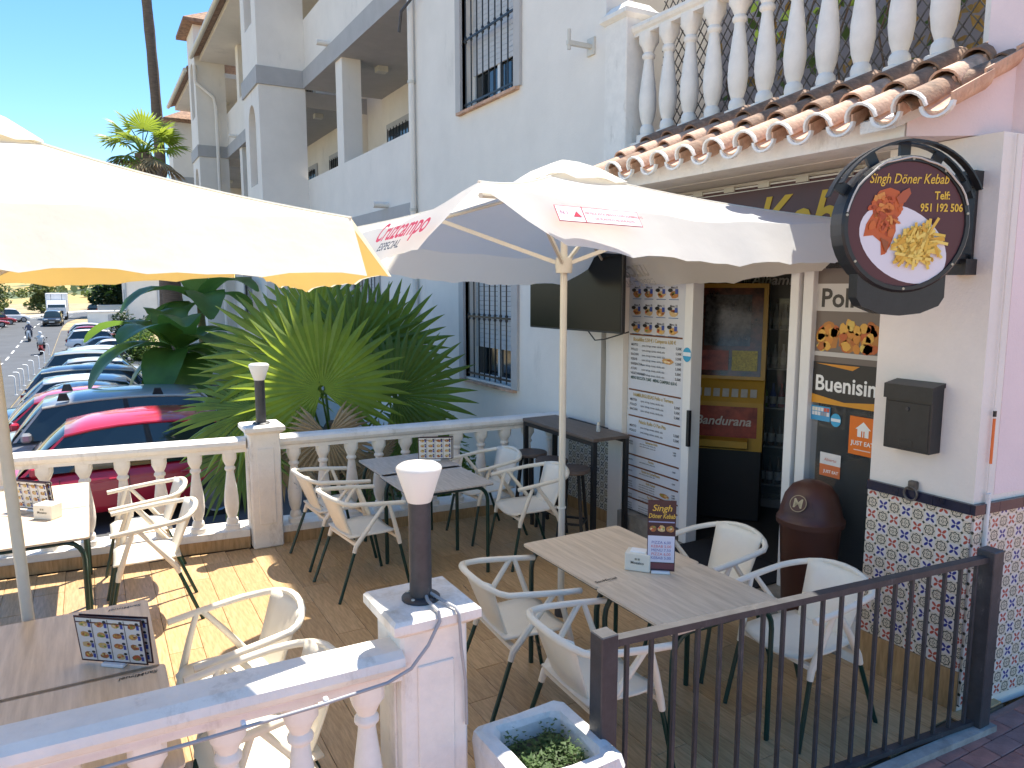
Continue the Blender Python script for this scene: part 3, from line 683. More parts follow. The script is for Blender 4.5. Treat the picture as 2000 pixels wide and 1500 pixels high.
for k in range(7):
    b = B(); x0, x1 = 3.96 + k * .2, 4.158 + k * .2; yy = lambda x: 2.10 + dW * (x - 3.98)
    b.loft([[(x0, yy(x0), z), (x0, yy(x0) - .026, z), (x1, yy(x1) - .026, z), (x1, yy(x1), z)] for z in (1.11, 1.165)], True, True); b.build('border_tile', NAVY, sh, True)
for k in range(3): part('skirting_tile', SKIRT, (3.962, 3.98, 2.70 - .2 * k - .199, 2.70 - .2 * k - .001, 0, .228))
part('plinth', MORTAR, (3.95, 4.3, 2.70, 2.80, 0, .27)); part('door_step', mat('worn_concrete', (.27, .25, .22), .85, .3, 5, .3, 50), (3.95, 8, 2.80, 4.62, 0, .16))
part('door_mat', mat('black_mat', (.015, .016, .02), .9, .2, 30), (3.97, 4.5, 3.55, 4.5, .16, .172))
# wall behind the bar: patterned black and white dado
d3 = link(bpy.data.objects.new('tile_dado', None)); d3.parent = sh; d3.location = Vector((4.30, 6.36, .12)) - sh.location; dado_tiles(d3, .76, .80, TB)
part('dado_trim', BLACKM, (4.28, 4.30, 5.60, 6.36, .92, .945)); part('dado_trim', BLACKM, (4.27, 4.30, 5.572, 5.597, .12, 1.6))
part('pilaster', WARMW, (4.2, 4.3, 5.36, 5.56, 0, 3.0)); part('skirting_tile', SKIRT, (4.283, 4.30, 5.60, 6.36, 0, .118))
part('menu_plinth', mat('worn_concrete', (.27, .25, .22), .85, .3, 5, .3, 50), (4.16, 4.30, 4.60, 5.35, 0, .24))
# door and window frames
FRW = mat('white_aluminium', (.74, .74, .72), .35, .03)
part('door_frame', FRW, (4.22, 4.34, 4.50, 4.59, .16, 2.52), c=.004)
part('door_frame', FRW, (4.20, 4.32, 3.46, 3.53, .16, 2.52), c=.004); part('door_frame', FRW, (4.22, 4.34, 3.36, 3.44, .16, 2.52), c=.004)
part('window_frame', FRW, (4.24, 4.32, 2.80, 2.86, .16, 2.52), c=.004); part('window_frame', FRW, (4.24, 4.32, 2.86, 3.36, .16, .24), c=.004); part('window_frame', FRW, (4.24, 4.32, 2.86, 4.50, 2.46, 2.52), c=.004)
part('window_glass', glass('shop_glass', (.3, .32, .32), .10), (4.272, 4.278, 2.86, 3.36, .24, 2.46))
part('door_handle', BLACKM, (4.19, 4.215, 4.47, 4.50, 1.0, 1.3))
p = P(.001); W_ = .58
p.rect(0, 1.55, .5, 2.42, (.16, .13, .11), 1); p.rect(0, 2.14, .5, 2.32, (.55, .53, .5), 2); p.text('Pollos', .03, 2.17, .17, (.04, .035, .03), 3, 0, .004)
for k, u in enumerate((.1, .26, .42)):
    p.ell(u, 1.975, .085, .095, (.42, .17, .03), 2.5, 16, 0, .12)
    for _ in range(16): p.ell(u + random.uniform(-.06, .06), 1.98 + random.uniform(-.09, .08), .035, .028, random.choice([(.55, .22, .03), (.65, .36, .06), (.4, .12, .02), (.62, .45, .1), (.45, .10, .02)]), 3 + _ % 3, 9, random.random() * 3, .2)
p.rect(0, 1.84, .5, 1.87, (.5, .48, .45), 4); p.rect(0, 1.52, .5, 1.80, (.025, .022, .02), 5)
p.poly([(.02, 1.79), (.3, 1.76), (.35, 1.79)], (.6, .25, .02), 6); p.poly([(0, 1.52), (.5, 1.52), (.5, 1.57), (.25, 1.545), (0, 1.58)], (.62, .28, .02), 6)
p.text('Buenisimo', .02, 1.61, .145, (.8, .8, .78), 7, 0, .003, 'LEFT', .95)
p.rect(0, 1.40, .15, 1.50, (.05, .3, .55), 3)
for i in range(6):
    for j in range(2): p.rect(.008 + i * .023, 1.435 + j * .03, .028 + i * .023, 1.46 + j * .03, random.choice([(.7, .7, .7), (.6, .1, .05), (.3, .3, .35), (.75, .72, .6)]), 4)
p.ell(.195, 1.42, .04, .045, (.04, .35, .6), 3, 18); p.rect(.16, 1.41, .23, .1 + 1.33, (.75, .8, .82), 4)
p.rect(.30, 1.22, .5, 1.47, (.75, .17, .01), 3); p.text('JUST EAT', .40, 1.285, .04, (.85, .85, .82), 4, 0, .0008, 'CENTER'); p.rect(.34, 1.25, .46, 1.257, (.8, .6, .5), 4)
p.poly([(.36, 1.34), (.44, 1.34), (.44, 1.39), (.455, 1.39), (.40, 1.44), (.345, 1.39), (.36, 1.39)], (.85, .85, .82), 4); p.rect(.388, 1.34, .396, 1.38, (.75, .17, .01), 5); p.rect(.404, 1.34, .412, 1.38, (.75, .17, .01), 5)
p.rect(.09, 1.11, .25, 1.19, (.7, .68, .66), 3); p.rect(.09, 1.03, .25, 1.11, (.62, .16, .05), 3); p.text('JUST EAT', .18, 1.055, .028, (.85, .8, .75), 4, 0, .0006, 'CENTER'); p.text('Abierto', .17, 1.135, .03, (.5, .1, .05), 4, .2, 0, 'CENTER')
p.put('window_posters', sh, (4.268, 3.36, 0), (0, -1, 0), (0, 0, 1))
# name board over the door
part('name_board', mat('maroon_board', (.075, .02, .022), .35, .1, 3), (4.24, 4.30, 2.85, 5.3, 2.55, 3.03))
p = P(.0015)
for a, c in ((.005, .016), (.035, .041)): p.rect(0, .48 - c, 2.44, .48 - a, (.75, .74, .70), 1)
p.text('Kebab', 1.37, .06, .46, (.62, .42, .02), 2, .32, .006, 'LEFT', .9); p.text('Döner', .55, .06, .46, (.62, .42, .02), 2, .32, .006, 'LEFT', .8)
p.put('lettering', sh, (4.238, 5.29, 2.55), (0, -1, 0), (0, 0, 1))
for k in range(7): part('sign_clip', ALU, (4.225, 4.24, 5.1 - k * .33, 5.2 - k * .33, 3.0, 3.035))
# beam, soffit and tile canopy
part('beam', WHITE2, (3.70, 4.0, 2.44, 5.2, 3.065, 3.185)); part('soffit', WARMW, (4.0, 5.2, 2.60, 5.75, 3.062, 3.2))
rf = part('canopy_roof', MORTAR, (3.75, 4.38, 2.50, 5.15, 3.08, 3.10)); LX, LZ, SLP = 3.58, 3.12, math.atan2(.37, .76)
b = B(); b.loft([[(3.73, y, 3.11), (4.29, y, 3.11), (4.29, y, 3.46), (3.73, y, 3.18)] for y in (2.46, 5.18)], True, True); b.build('roof_bed', MORTAR, rf, True)
def barrel(r0, r1, L, up, th=.012):
    b = B(); rings = []
    for i in range(3):
        r = r0 + (r1 - r0) * i / 2; x = L * i / 2; ring = []
        for k in range(9): a = math.pi * k / 8; ring.append((x, -r * math.cos(a), (r * math.sin(a)) * up))
        for k in range(8, -1, -1): a = math.pi * k / 8; ring.append((x, -(r - th) * math.cos(a), ((r - th) * math.sin(a)) * up))
        rings.append(ring)
    return b.loft(rings, True, True, True)
tl = []
for r0, r1, up, m in ((.088, .075, 1, TERRA), (.088, .075, 1, TERRAD), (.085, .095, -1, TERRA), (.092, .086, 1, MORTAR)):
    o = barrel(r0, r1, .34 if m is not MORTAR else .03, up).build('roof_tile', m); tl.append(o.data); bpy.data.objects.remove(o)
pitch = .2635; off = wloc(rf)
for i in range(11):
    y = 4.97 - i * pitch
    for j in range(3):
        x, z = LX + j * .29 * math.cos(SLP), LZ + .045 + j * .29 * math.sin(SLP) + .014 * j
        o = link(bpy.data.objects.new('roof_tile', tl[1 if (random.random() < .35 + .25 * (i > 7) + .2 * j) else 0])); o.parent = rf; o.location = Vector((x, y, z)) - off; o.rotation_euler = (random.uniform(-.03, .03), -SLP + .04, random.uniform(-.03, .03))
        o = link(bpy.data.objects.new('roof_tile', tl[2])); o.parent = rf; o.location = Vector((x - .02, y - pitch / 2, z + .035)) - off; o.rotation_euler = (0, -SLP + .02, random.uniform(-.02, .02))
    o = link(bpy.data.objects.new('mortar_lip', tl[3])); o.parent = rf; o.location = Vector((LX - .022, y, LZ + .04)) - off; o.rotation_euler = (0, -SLP, 0)
    b = B(); b.loft([[(LX - .012 + q, y - pitch / 2 + .066 * math.cos(R(a)) , LZ + .05 - .055 * math.sin(R(a)) - .004) for a in range(0, 181, 20)] + [(LX - .012 + q, y - pitch / 2 + .085 * math.cos(R(a)), LZ + .05 - .066 * math.sin(R(a)) - .004) for a in range(180, -1, -20)] for q in (0, .025)], True, True); b.build('mortar_lip', MORTAR, rf, True)
for k in range(3):
    o = link(bpy.data.objects.new('roof_tile', tl[1])); o.parent = rf; o.location = Vector((3.62 + k * .25, 2.40 - k * .095, 3.16 + k * .125)) - off; o.rotation_euler = (0, -SLP + .04, R(-21)); o.scale = (.95, .8, .8)
b = B(); b.loft([[(3.62, 2.44 + w, 3.10), (4.40, 2.16 + w, 3.47), (4.40, 2.16 + w, 3.52), (3.62, 2.44 + w, 3.16)] for w in (0, .2)], True, True); b.build('verge_mortar', MORTAR, rf, True)
# balcony above
bc = part('balcony_floor', WHITE, (4.30, 8.5, 2.45, 5.75, 3.2, 3.54)); BXB = 4.42
b = B(); b.loft([[(BXB + u * .8, y, 3.60 + z) for u, z in rail_prof(.11, .89, 1.0)] for y in (2.5, 5.6)], True, True); b.build('balcony_rail', WHITEB, sh, True)
part('balcony_base', WHITEB, (BXB - .09, BXB + .09, 2.5, 5.6, 3.535, 3.575))
for i in range(11):
    o = link(bpy.data.objects.new('baluster', BALM)); o.parent = sh; o.location = Vector((BXB, 5.36 - i * .2645, 3.575)) - sh.location; o.scale = (1.25, 1.25, 1.32)
b = B(); b.cbox(4.28, 4.60, 5.50, 5.82, 3.2, 4.68, .01); pp = b.build('balcony_pillar', WHITEB, sh, True)
b = B(); b.loft([[(4.44 - q, 5.66 - q, z), (4.44 + q, 5.66 - q, z), (4.44 + q, 5.66 + q, z), (4.44 - q, 5.66 + q, z)] for q, z in ((.165, 4.66), (.2, 4.69), (.2, 4.73), (.17, 4.75), (.12, 4.81))], True, True); b.build('pillar_cap', WHITEB, pp, True)
b = B(); b.cbox(4.40, 4.72, 2.16, 2.48, 3.2, 5.2, .01); b.build('balcony_pillar', WHITEB, sh, True)
b = B()
for k in range(-12, 46):
    for s in (1, -1):
        y0 = 2.5 + k * .09; z0, z1 = 3.62, 4.9; y1 = y0 + s * (z1 - z0) * .75
        ya, za, yb, zb = y0, z0, y1, z1
        def cl(y, z, y2, z2):
            for lim in (2.5, 5.5):
                if (y < 2.5 and lim == 2.5) or (y > 5.5 and lim == 5.5): f = (lim - y) / (y2 - y); y, z = lim, z + f * (z2 - z)
            return y, z
        if max(y0, y1) < 2.5 or min(y0, y1) > 5.5: continue
        ya, za = cl(y0, z0, y1, z1); yb, zb = cl(y1, z1, y0, z0)
        if za < zb: b.bar((4.70 + .004 * s, ya, za), (4.70 + .004 * s, yb, zb), .007, .007)
b.build('lattice', mat('lattice_metal', (.12, .11, .10), .4, .4, 20, metal=.4), sh, True)
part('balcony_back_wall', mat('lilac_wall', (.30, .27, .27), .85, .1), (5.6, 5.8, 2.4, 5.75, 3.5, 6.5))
vine = thing('climbing_plant', 'climbing plant with green and ochre leaves behind the balcony lattice', 'plant', (4.85, 4, 3.57))
b = B(); b2 = B()
for k in range(260):
    p0 = Vector((random.uniform(4.74, 4.98), random.uniform(2.5, 4.9), random.uniform(3.6, 5.0))); q = b if random.random() < .6 else b2
    a = random.uniform(0, 6.28); s = random.uniform(.04, .085); u = Vector((random.uniform(-.4, .4), math.cos(a), math.sin(a))) * s; w = Vector((.4, -math.sin(a), math.cos(a))) * s * .45
    q.add([p0 - u, p0 - u * .2 + w, p0 + u * .6 + w * .6, p0 + u, p0 + u * .6 - w * .6, p0 - u * .2 - w], [(0, 1, 2, 3, 4, 5)])
b.build('leaves', LEAFM, vine, True); b2.build('dry_leaves', mat('ochre_leaf', (.35, .22, .06), .7, .3, 5), vine, True)
b = B()
for k in range(7): y = 2.6 + k * .35; b.tube([(4.82, y, 3.57), (4.80, y + .1, 4.0), (4.84, y - .06, 4.5), (4.8, y + .1, 5.0)], .008, 5)
b.build('stems', TRUNK, vine, True)
# shop interior
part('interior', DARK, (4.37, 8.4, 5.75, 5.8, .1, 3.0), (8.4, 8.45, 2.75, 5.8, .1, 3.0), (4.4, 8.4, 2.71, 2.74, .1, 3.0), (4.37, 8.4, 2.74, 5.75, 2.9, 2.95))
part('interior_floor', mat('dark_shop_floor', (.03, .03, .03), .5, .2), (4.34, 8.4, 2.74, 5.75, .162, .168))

# menu board
t = thing('menu_board', 'tall white menu board with price lists and food photos beside the doorway', 'menu board', (4.25, 4.98, .25))
b = B(); b.cbox(4.255, 4.295, 4.605, 5.355, .255, 2.62, .003); b.build('panel', mat('menu_white', (.62, .64, .68), .4, .02), t, True)
p = P(.0008); GOLD = (.45, .30, .05); BRN = (.16, .05, .015); INK = (.05, .05, .06)
Wm = .66; z = 2.30
for r in range(4):
    for c in range(4):
        u = .09 + c * .16; v = 2.14 - r * .155
        p.text('Menu %d' % (r * 4 + c + 1), u, v + .05, .026, INK, 2, 0, .0006, 'CENTER'); food(p, u, v, .11, .075, 2); p.ell(u - .045, v + .035, .03, .016, (.03, .03, .03), 4, 10); p.rect(u + .015, v + .005, u + .05, v + .045, (.05, .09, .35), 4); p.rect(u - .06, v - .045, u + .06, v - .039, (.1, .2, .4), 2)
secs = [(1.86, 'Bocadillos 5,50 € / Camperos 6,00 €', 7, 'MENU BOCATA 7,00€ - MENU CAMPERO 8,50 €'), (1.36, 'HAMBURGUESAS Pollo o Ternera', 3, None), (1.12, 'Pelado Rollo O Pan Pita', 2, None), (.93, 'Lahmacun Rollo', 2, None), (.76, 'Perrito', 1, None), (.655, 'Ración de Carne/Patatas', 1, None), (.555, 'Rollo Kebab', 3, None), (.435, 'Pan Pita', 2, None), (.35, 'Pizza', 4, None)]
names = ['MIXTO', 'POLLO', 'BACON', 'KEBAB', 'BARBACOA', 'ATUN', 'VEGETARIANO']
for zz, head, n, foot in secs:
    v = zz - .25; big = zz > 1; p.rect(.0, v + .008, Wm + .03, v + .022, BRN, 2)
    p.text(head, Wm / 2, v - (.042 if big else .02), .044 if big else .03, GOLD, 2, 0, .0008, 'CENTER', .85)
    for k in range(n):
        vv = v - (.085 if big else .04) - k * (.043 if big else .022); s = .03 if big else .017
        p.text(names[k % 7], .02, vv, s, INK, 2, 0, .0005); p.text('queso, lechuga, tomate, cebolla, salsa', .17, vv, s * .85, (.12, .12, .13), 2, 0, .0003, 'LEFT', .8 if big else 1); p.text('5,50€', Wm - .05, vv, s, INK, 2, 0, .0005)
    if foot: p.text(foot, Wm / 2, v - .085 - n * .043, .036, (.03, .08, .07), 2, 0, .001, 'CENTER', .8)
food(p, .52, 1.42, .14, .06, 4); food(p, .52, .24, .12, .05, 4)
p.put('print', t, (4.254, 5.33, .25), (0, -1, 0), (0, 0, 1))
p = P(); p.ell(0, 0, .05, .06, (.03, .33, .55), 1, 20); p.rect(-.045, -.012, .045, .02, (.7, .76, .8), 2)
t2 = thing('round_sticker', 'round blue and white sticker on the door frame beside the menu board', 'sticker', (4.218, 4.545, 1.75)); p.put('disc', t2, (0, 0, 0), (0, -1, 0), (0, 0, 1), world=False)
# television
t = thing('television', 'flat black television hung on the wall above the bar table', 'television', (3.9, 5.72, 1.90))
b = B(); b.cbox(-.02, .025, -.68, .68, 0, .76, .006); b.build('case', BLACKM, t); b = B(); b.box(-.0225, -.0205, -.67, .67, .015, .75); b.build('screen', mat('tv_screen', (.006, .007, .007), .25, 0, spec=.25), t)
b = B(); b.bar((.02, 0, .35), (.40, .1, .35), .04, .06); b.box(.385, .40, .0, .2, .2, .5); b.build('wall_bracket', BLACKM, t)
b = B(); b.tube([(.03, -.15, .02), (.05, -.25, -.08), (.1, -.32, -.07), (.36, -.4, .0)], .006, 6); b.build('cable', BLACKM, t); t.rotation_euler = (0, 0, R(4))
# slot machine and fridge in the shop
t = thing('slot_machine', 'yellow slot machine with red panel inside the dark doorway', 'slot machine', (4.98, 4.86, .17), R(40))
YEL = mat('yellow_cabinet', (.46, .26, .02), .4, .1, 6); RED = mat('red_panel', (.24, .012, .015), .35, .5, 7, col2=(.36, .05, .03))
b = B(); b.cbox(-.02, .4, -.34, .34, 0, .68, .01); b.build('base', mat('black_cabinet', (.01, .01, .01), .5, .1), t)
b = B(); b.prism([(-.06, .66), (-.06, 1.10), (.06, 1.32), (.5, 1.32), (.5, .66)], 'y', -.34, .34); cab = b.build('cabinet', YEL, t)
b = B(); b.prism([(.0, 1.30), (.10, 2.16), (.5, 2.16), (.5, 1.30)], 'y', -.34, .34); up = b.build('upper_cabinet', YEL, t)
b = B(); b.loft([[(x - .008, y, z) for y in (-.30, .30)] for x, z in ((.005, 1.33), (.098, 2.12))], False); b.build('display', mat('slot_display', (.03, .015, .015), .2, .6, 9, col2=(.16, .05, .03)), up)
b = B(); b.loft([[(x - .014, y, z) for y in (-.20, .20)] for x, z in ((.035, 1.60), (.090, 2.06))], False); b.build('reel_window', mat('reel_window', (.012, .012, .014), .15, .6, 14, col2=(.09, .09, .09)), up)
b = B(); b.loft([[(x - .018, y, z) for y in (-.27, -.05)] for x, z in ((.012, 1.38), (.031, 1.56))], False); b.build('lamp_grid', mat('lamp_grid', (.42, .36, .05), .4, .5, 60), up)
b = B(); b.loft([[(x - .02, y, z) for y in (-.02, .27)] for x, z in ((.012, 1.38), (.031, 1.56))], False); b.build('prize_panel', RED, up)
b = B(); b.box(-.066, -.062, -.29, .27, .78, 1.06); rp = b.build('red_panel', RED, cab)
p = P(); p.text('Bandurana', -.25, -.02, .115, (.55, .50, .45), 1, .25, .002); p.put('lettering', rp, (-.067, 0, .91), (0, -1, 0), (0, 0, 1), world=False)
for k in range(7):
    b = B(); y = -.25 + k * .08; b.prism([(-.045, 1.145), (-.048, 1.15), (-.01, 1.215), (-.005, 1.21)], 'y', y - .028, y + .028); b.build('button', mat('button_grey', (.5, .5, .48), .4, .2), cab)
b = B(); b.prism([(-.15, .70), (-.15, .76), (-.062, .78), (-.062, .67)], 'y', -.22, .24); b.build('coin_tray', YEL, cab)
t = thing('drinks_fridge', 'black drinks fridge with glass door and bottles inside the doorway', 'fridge', (5.75, 4.72, .17), R(35))
FRB = mat('fridge_black', (.014, .014, .015), .4, .1)
b = B(); b.box(0, .04, -.04, .56, 0, 2.3); b.box(.04, .6, -.04, 0, 0, 2.3); b.box(.04, .6, .52, .56, 0, 2.3); b.box(.0, .6, -.04, .56, 2.3, 2.34); b.box(.04, .6, 0, .52, 0, .12); b.build('cabinet', FRB, t, xf=Matrix.Translation((.65, 0, 0)) @ Matrix.Scale(-1, 4, (1, 0, 0)))
b = B(); b.box(.0, .03, -.04, .56, 2.02, 2.34); hd = b.build('header', FRB, t); p = P(); p.text('Alhambra', -.44, -.03, .13, (.7, .7, .68), 1, .2, .002)
for i in range(4):
    for j in range(4): p.ell(-.50 + i * .016, -.02 + j * .026, .007, .011, (.3, .28, .22), 1, 6)
p.put('lettering', hd, (-.002, 0, 2.18), (0, -1, 0), (0, 0, 1), world=False)
b = B(); b.box(-.01, .02, .50, .56, 0, 2.02); b.box(-.01, .02, -.04, .0, 0, 2.02); b.box(-.01, .02, .0, .5, 0, .08); b.build('door_frame', mat('fridge_grey', (.22, .22, .22), .4, .1), t)
b = B(); b.box(.002, .008, .0, .5, .08, 2.02); b.build('door_glass', glass('fridge_glass', (.4, .45, .45), .15), t)
for k in range(5):
    b = B(); b.box(.05, .55, .01, .51, .2 + k * .38, .212 + k * .38); b.build('shelf', mat('fridge_shelf', (.3, .3, .3), .4, 0), t)
FRM = Matrix.Translation((5.75, 4.72, .17)) @ Matrix.Rotation(R(35), 4, 'Z')
BOT = [mat('bottle_%s' % n, c, .15, .1, spec=.7) for n, c in (('green', (.02, .12, .03)), ('brown', (.06, .025, .01)), ('red', (.3, .01, .015)), ('blue', (.02, .05, .3)), ('clear', (.45, .47, .46)), ('lime', (.25, .4, .03)))]
LBL = mat('bottle_label', (.6, .6, .56), .6, .2, 30)
for k in range(5):
    for j in range(6):
        cn = ('brown', 'brown', ('green', 'red', 'blue', 'lime', 'green', 'lime')[j], 'clear', 'clear')[k]
        bt = thing('bottle', '%s glass bottle on the %s shelf of the drinks fridge' % (cn, ('lowest', 'second lowest', 'middle', 'second highest', 'highest')[k]), 'bottle', tuple(FRM @ Vector((.10, .05 + j * .078, .215 + k * .38))), 0, 'bottles in the drinks fridge')
        h = .27 if k in (0, 1) else .23; b = B(); b.lathe([(.03, 0), (.031, h * .55), (.012, h * .78), (.012, h)], n=10); b.build('glass_body', BOT[(1, 1, (0, 2, 3, 5, 0, 5)[j], 4, 4)[k]], bt)
        b = B(); b.lathe([(.0318, h * .15), (.0318, h * .45)], n=10, cap=False); b.build('paper_label', LBL, bt)
# brown bin
t = thing('waste_bin', 'brown plastic waste bin with domed flap lid beside the shop door', 'bin', (4.02, 3.13, .162))
BRO = mat('brown_plastic', (.075, .026, .017), .45, .08, 4)
b = B(); b.lathe([(.15, 0), (.155, .01), (.19, .60), (.195, .62)], n=28); b.build('body', BRO, t)
b = B(); b.lathe([(.195, .60), (.212, .605), (.214, .64), (.20, .655), (.19, .70), (.165, .79), (.12, .855), (.06, .885), (.0, .89)], n=28, cap=False); ld = b.build('lid', BRO, t)
fd = Vector((-.97, -.24, 0)).normalized()
def dome(u, v): # flap surface on the side of the dome that faces the terrace
    sd = Vector((-fd.y, fd.x, 0)); h = .70 + v * .16; r = .203 - (v ** 1.6) * .10
    a = u * .55 * (1 - .35 * v); return (fd * math.cos(a) + sd * math.sin(a)) * r + Vector((0, 0, h))
b = B(); b.loft([[dome(u / 4, v / 5) for u in range(-4, 5)] for v in range(6)], False, False, True); b.build('flap', mat('brown_flap', (.06, .022, .015), .5, .05), ld)
p = P(); p.ell(0, 0, .055, .055, (.32, .24, .14), 1, 24); p.ell(0, 0, .050, .050, (.07, .026, .018), 2, 24); p.text('M', 0, -.028, .085, (.42, .34, .2), 3, 0, .001, 'CENTER')
p.put('emblem', ld, Vector(dome(0, .45)) + fd * .012, Vector((-fd.y, fd.x, 0)), Vector((0, 0, 1)) - fd * .45, world=False)
# mailbox, ring, round sign
t = thing('mailbox', 'black metal mailbox on the white wall above the tiles', 'mailbox', (3.98, 2.43, 1.40))
b = B(); b.cbox(-.10, 0, -.135, .135, 0, .36, .004); bx = b.build('case', BLACKM, t); b = B(); b.prism([(-.115, .285), (-.115, .365), (.0, .385), (.0, .36), (-.10, .345), (-.103, .285)], 'y', -.14, .14); b.build('flap', BLACKM, t)
b = B(); b.cbox(-.104, -.1, -.122, .122, .015, .27, .002); dr = b.build('door', BLACKM, t); b = B(); b.cyl((-.104, 0, .235), (-.111, 0, .235), .010, 12); b.build('lock', CHAR, dr); b = B(); b.cbox(-.107, -.104, -.04, .04, .03, .06, .001); b.build('name_plate', BLACKM, dr)
t = thing('iron_ring', 'old iron ring fixed above the blue border tiles', 'ring', (3.955, 2.42, 1.17))
b = B(); b.cbox(-.01, .022, -.025, .025, -.0, .05, .006); b.build('plate', mat('old_iron', (.16, .14, .12), .6, .4, 20, .5, 60, metal=.5), t); b = B(); b.tube([(-.015, .038 * math.cos(k * math.pi / 8), -.02 + .038 * math.sin(k * math.pi / 8)) for k in range(17)], .006, 6); b.build('ring', MATS['old_iron'], t)
t = thing('conduit', 'thin white conduit with orange section on the wall corner', 'conduit', (4.06, 2.04, 0))
b = B(); b.cyl((0, .03, .0), (0, .03, 1.22), .013, 8); b.build('lower_pipe', MORTAR, t); b = B(); b.cyl((0, .035, 1.22), (0, .035, 3.05), .005, 6); b.build('thin_pipe', WARMW, t); b = B(); b.cyl((0, .033, 1.38), (0, .033, 1.62), .0075, 8); b.build('orange_sleeve', mat('orange_plastic', (.75, .16, .03), .5, 0), t); b = B(); b.cyl((0, .033, 1.63), (0, .033, 1.66), .009, 8); b.build('black_sleeve', BLACKM, t)
t = thing('round_sign', 'round hanging sign with roast chicken and chips on black bracket', 'sign', (3.33, 2.19, 2.585))
Nn = Vector((-.42, -.907, 0)).normalized(); Uu = Vector((0, 0, 1)).cross(Nn).normalized(); Mx = Matrix((Uu, Vector((0, 0, 1)), Nn)).transposed().to_4x4()
b = B()
def ringpts(r, z, n=40): return [(r * math.cos(2 * math.pi * k / n), r * math.sin(2 * math.pi * k / n), z) for k in range(n)]
b.loft([ringpts(.0001, -.06), ringpts(.30, -.06), ringpts(.312, -.05), ringpts(.312, .05), ringpts(.302, .06), ringpts(.285, .06), ringpts(.282, .05), ringpts(.0001, .05)], True, False, False); b.build('light_box', BLACKM, t, xf=Mx)
b = B(); b.prism([(-.215, -.2), (-.215, -.335), (-.19, -.375), (-.10, -.41), (0, -.42), (.10, -.41), (.19, -.375), (.215, -.335), (.215, -.2)], 'z', -.03, .045); b.build('lower_plate', BLACKM, t, xf=Mx)
for a0, a1, r, dz, nm in ((20, 160, .37, -.02, 'hoop'), (25, 155, .37, .05, 'hoop')):
    b = B(); b.loft([[(q * math.cos(R(a)), q * math.sin(R(a)), dz + w) for q, w in ((r, -.012), (r + .008, -.012), (r + .008, .03), (r, .03))] for a in range(a0, a1 + 1, 7)], True, True); b.build(nm, BLACKM, t, xf=Mx)
for a in (30, 62, 90, 118, 150):
    b = B(); c, s_ = math.cos(R(a)), math.sin(R(a)); b.bar((c * .30, s_ * .30, 0), (c * .375, s_ * .375, 0), .05, .02); b.build('spoke', BLACKM, t, xf=Mx)
for a in (10, 55, 88, 122, 172, 215, 270, 322):
    b = B(); b.lathe([(.007, 0), (.006, .004)], (.294 * math.cos(R(a)), .294 * math.sin(R(a)), .0595), 8); b.build('screw', mat('brass_screw', (.4, .36, .28), .4, 0, metal=.6), t, xf=Mx)
b = B(); b.tube([(.298 * math.cos(R(a)), .298 * math.sin(R(a)) + .004 * math.sin(a), .066) for a in range(18, 176, 8)] , .0045, 6); b.build('led_cable', mat('pale_cable', (.55, .52, .46), .5, .1), t, xf=Mx)
p = P(.0012); mar = (.085, .018, .022)
p.ell(0, 0, .284, .284, mar, 1, 48)
p.ell(-.01, -.09, .235, .155, (.72, .69, .72), 2, 36, R(-32))
p.poly([(-.205, -.055), (-.195, .0), (-.165, .05), (-.175, .10), (-.14, .15), (-.09, .165), (-.045, .15), (-.02, .10), (-.03, .05), (-.055, .02), (-.05, -.03), (-.075, -.10), (-.095, -.135), (-.115, -.14), (-.12, -.08), (-.16, -.05)], (.52, .10, .015), 3)
for _ in range(70):
    u, v = random.gauss(-.105, .04), random.gauss(.05, .055)
    if ((u + .105) / .075) ** 2 + ((v - .05) / .105) ** 2 < 1: p.ell(u, v, random.uniform(.008, .026), random.uniform(.006, .016), random.choice([(.58, .13, .018), (.62, .18, .025), (.50, .08, .012), (.66, .26, .05), (.55, .11, .015), (.40, .06, .01)]), 4 + _ % 3, 9, random.random() * 3, .25)
p.poly([(-.06, .12), (-.03, .15), (.0, .165), (.01, .14), (-.015, .10), (-.045, .09)], (.42, .09, .03), 7); p.poly([(-.125, -.06), (-.10, -.12), (-.09, -.13), (-.085, -.08)], (.30, .08, .02), 7)
for _ in range(150):
    u, v = random.gauss(.055, .05), random.gauss(-.095, .05)
    if ((u - .055) * .8 + (v + .095) * .6) ** 2 / .0135 + ((u - .055) * -.6 + (v + .095) * .8) ** 2 / .0075 > 1: continue
    a = random.uniform(0, math.pi); l = random.uniform(.03, .055); w = .0068; c, s_ = math.cos(a), math.sin(a)
    p.poly([(u - c * l - s_ * w, v - s_ * l + c * w), (u + c * l - s_ * w, v + s_ * l + c * w), (u + c * l + s_ * w, v + s_ * l - c * w), (u - c * l + s_ * w, v - s_ * l - c * w)], random.choice([(.78, .52, .07), (.72, .44, .05), (.82, .60, .13), (.66, .36, .03), (.80, .56, .10)]), 8 + _ % 8)
YG = (.72, .46, .04)
p.text('Singh Döner Kebab', 0, .185, .062, YG, 3, .25, .0006, 'CENTER', .78); p.text('Telf:', .165, .115, .05, YG, 3, 0, .0012, 'CENTER', .85); p.text('951 192 506', .165, .06, .05, YG, 3, 0, .0012, 'CENTER', .82)
p.build('print', PRINT, t, xf=Mx @ Matrix.Translation((0, 0, .0505)), fix=False)
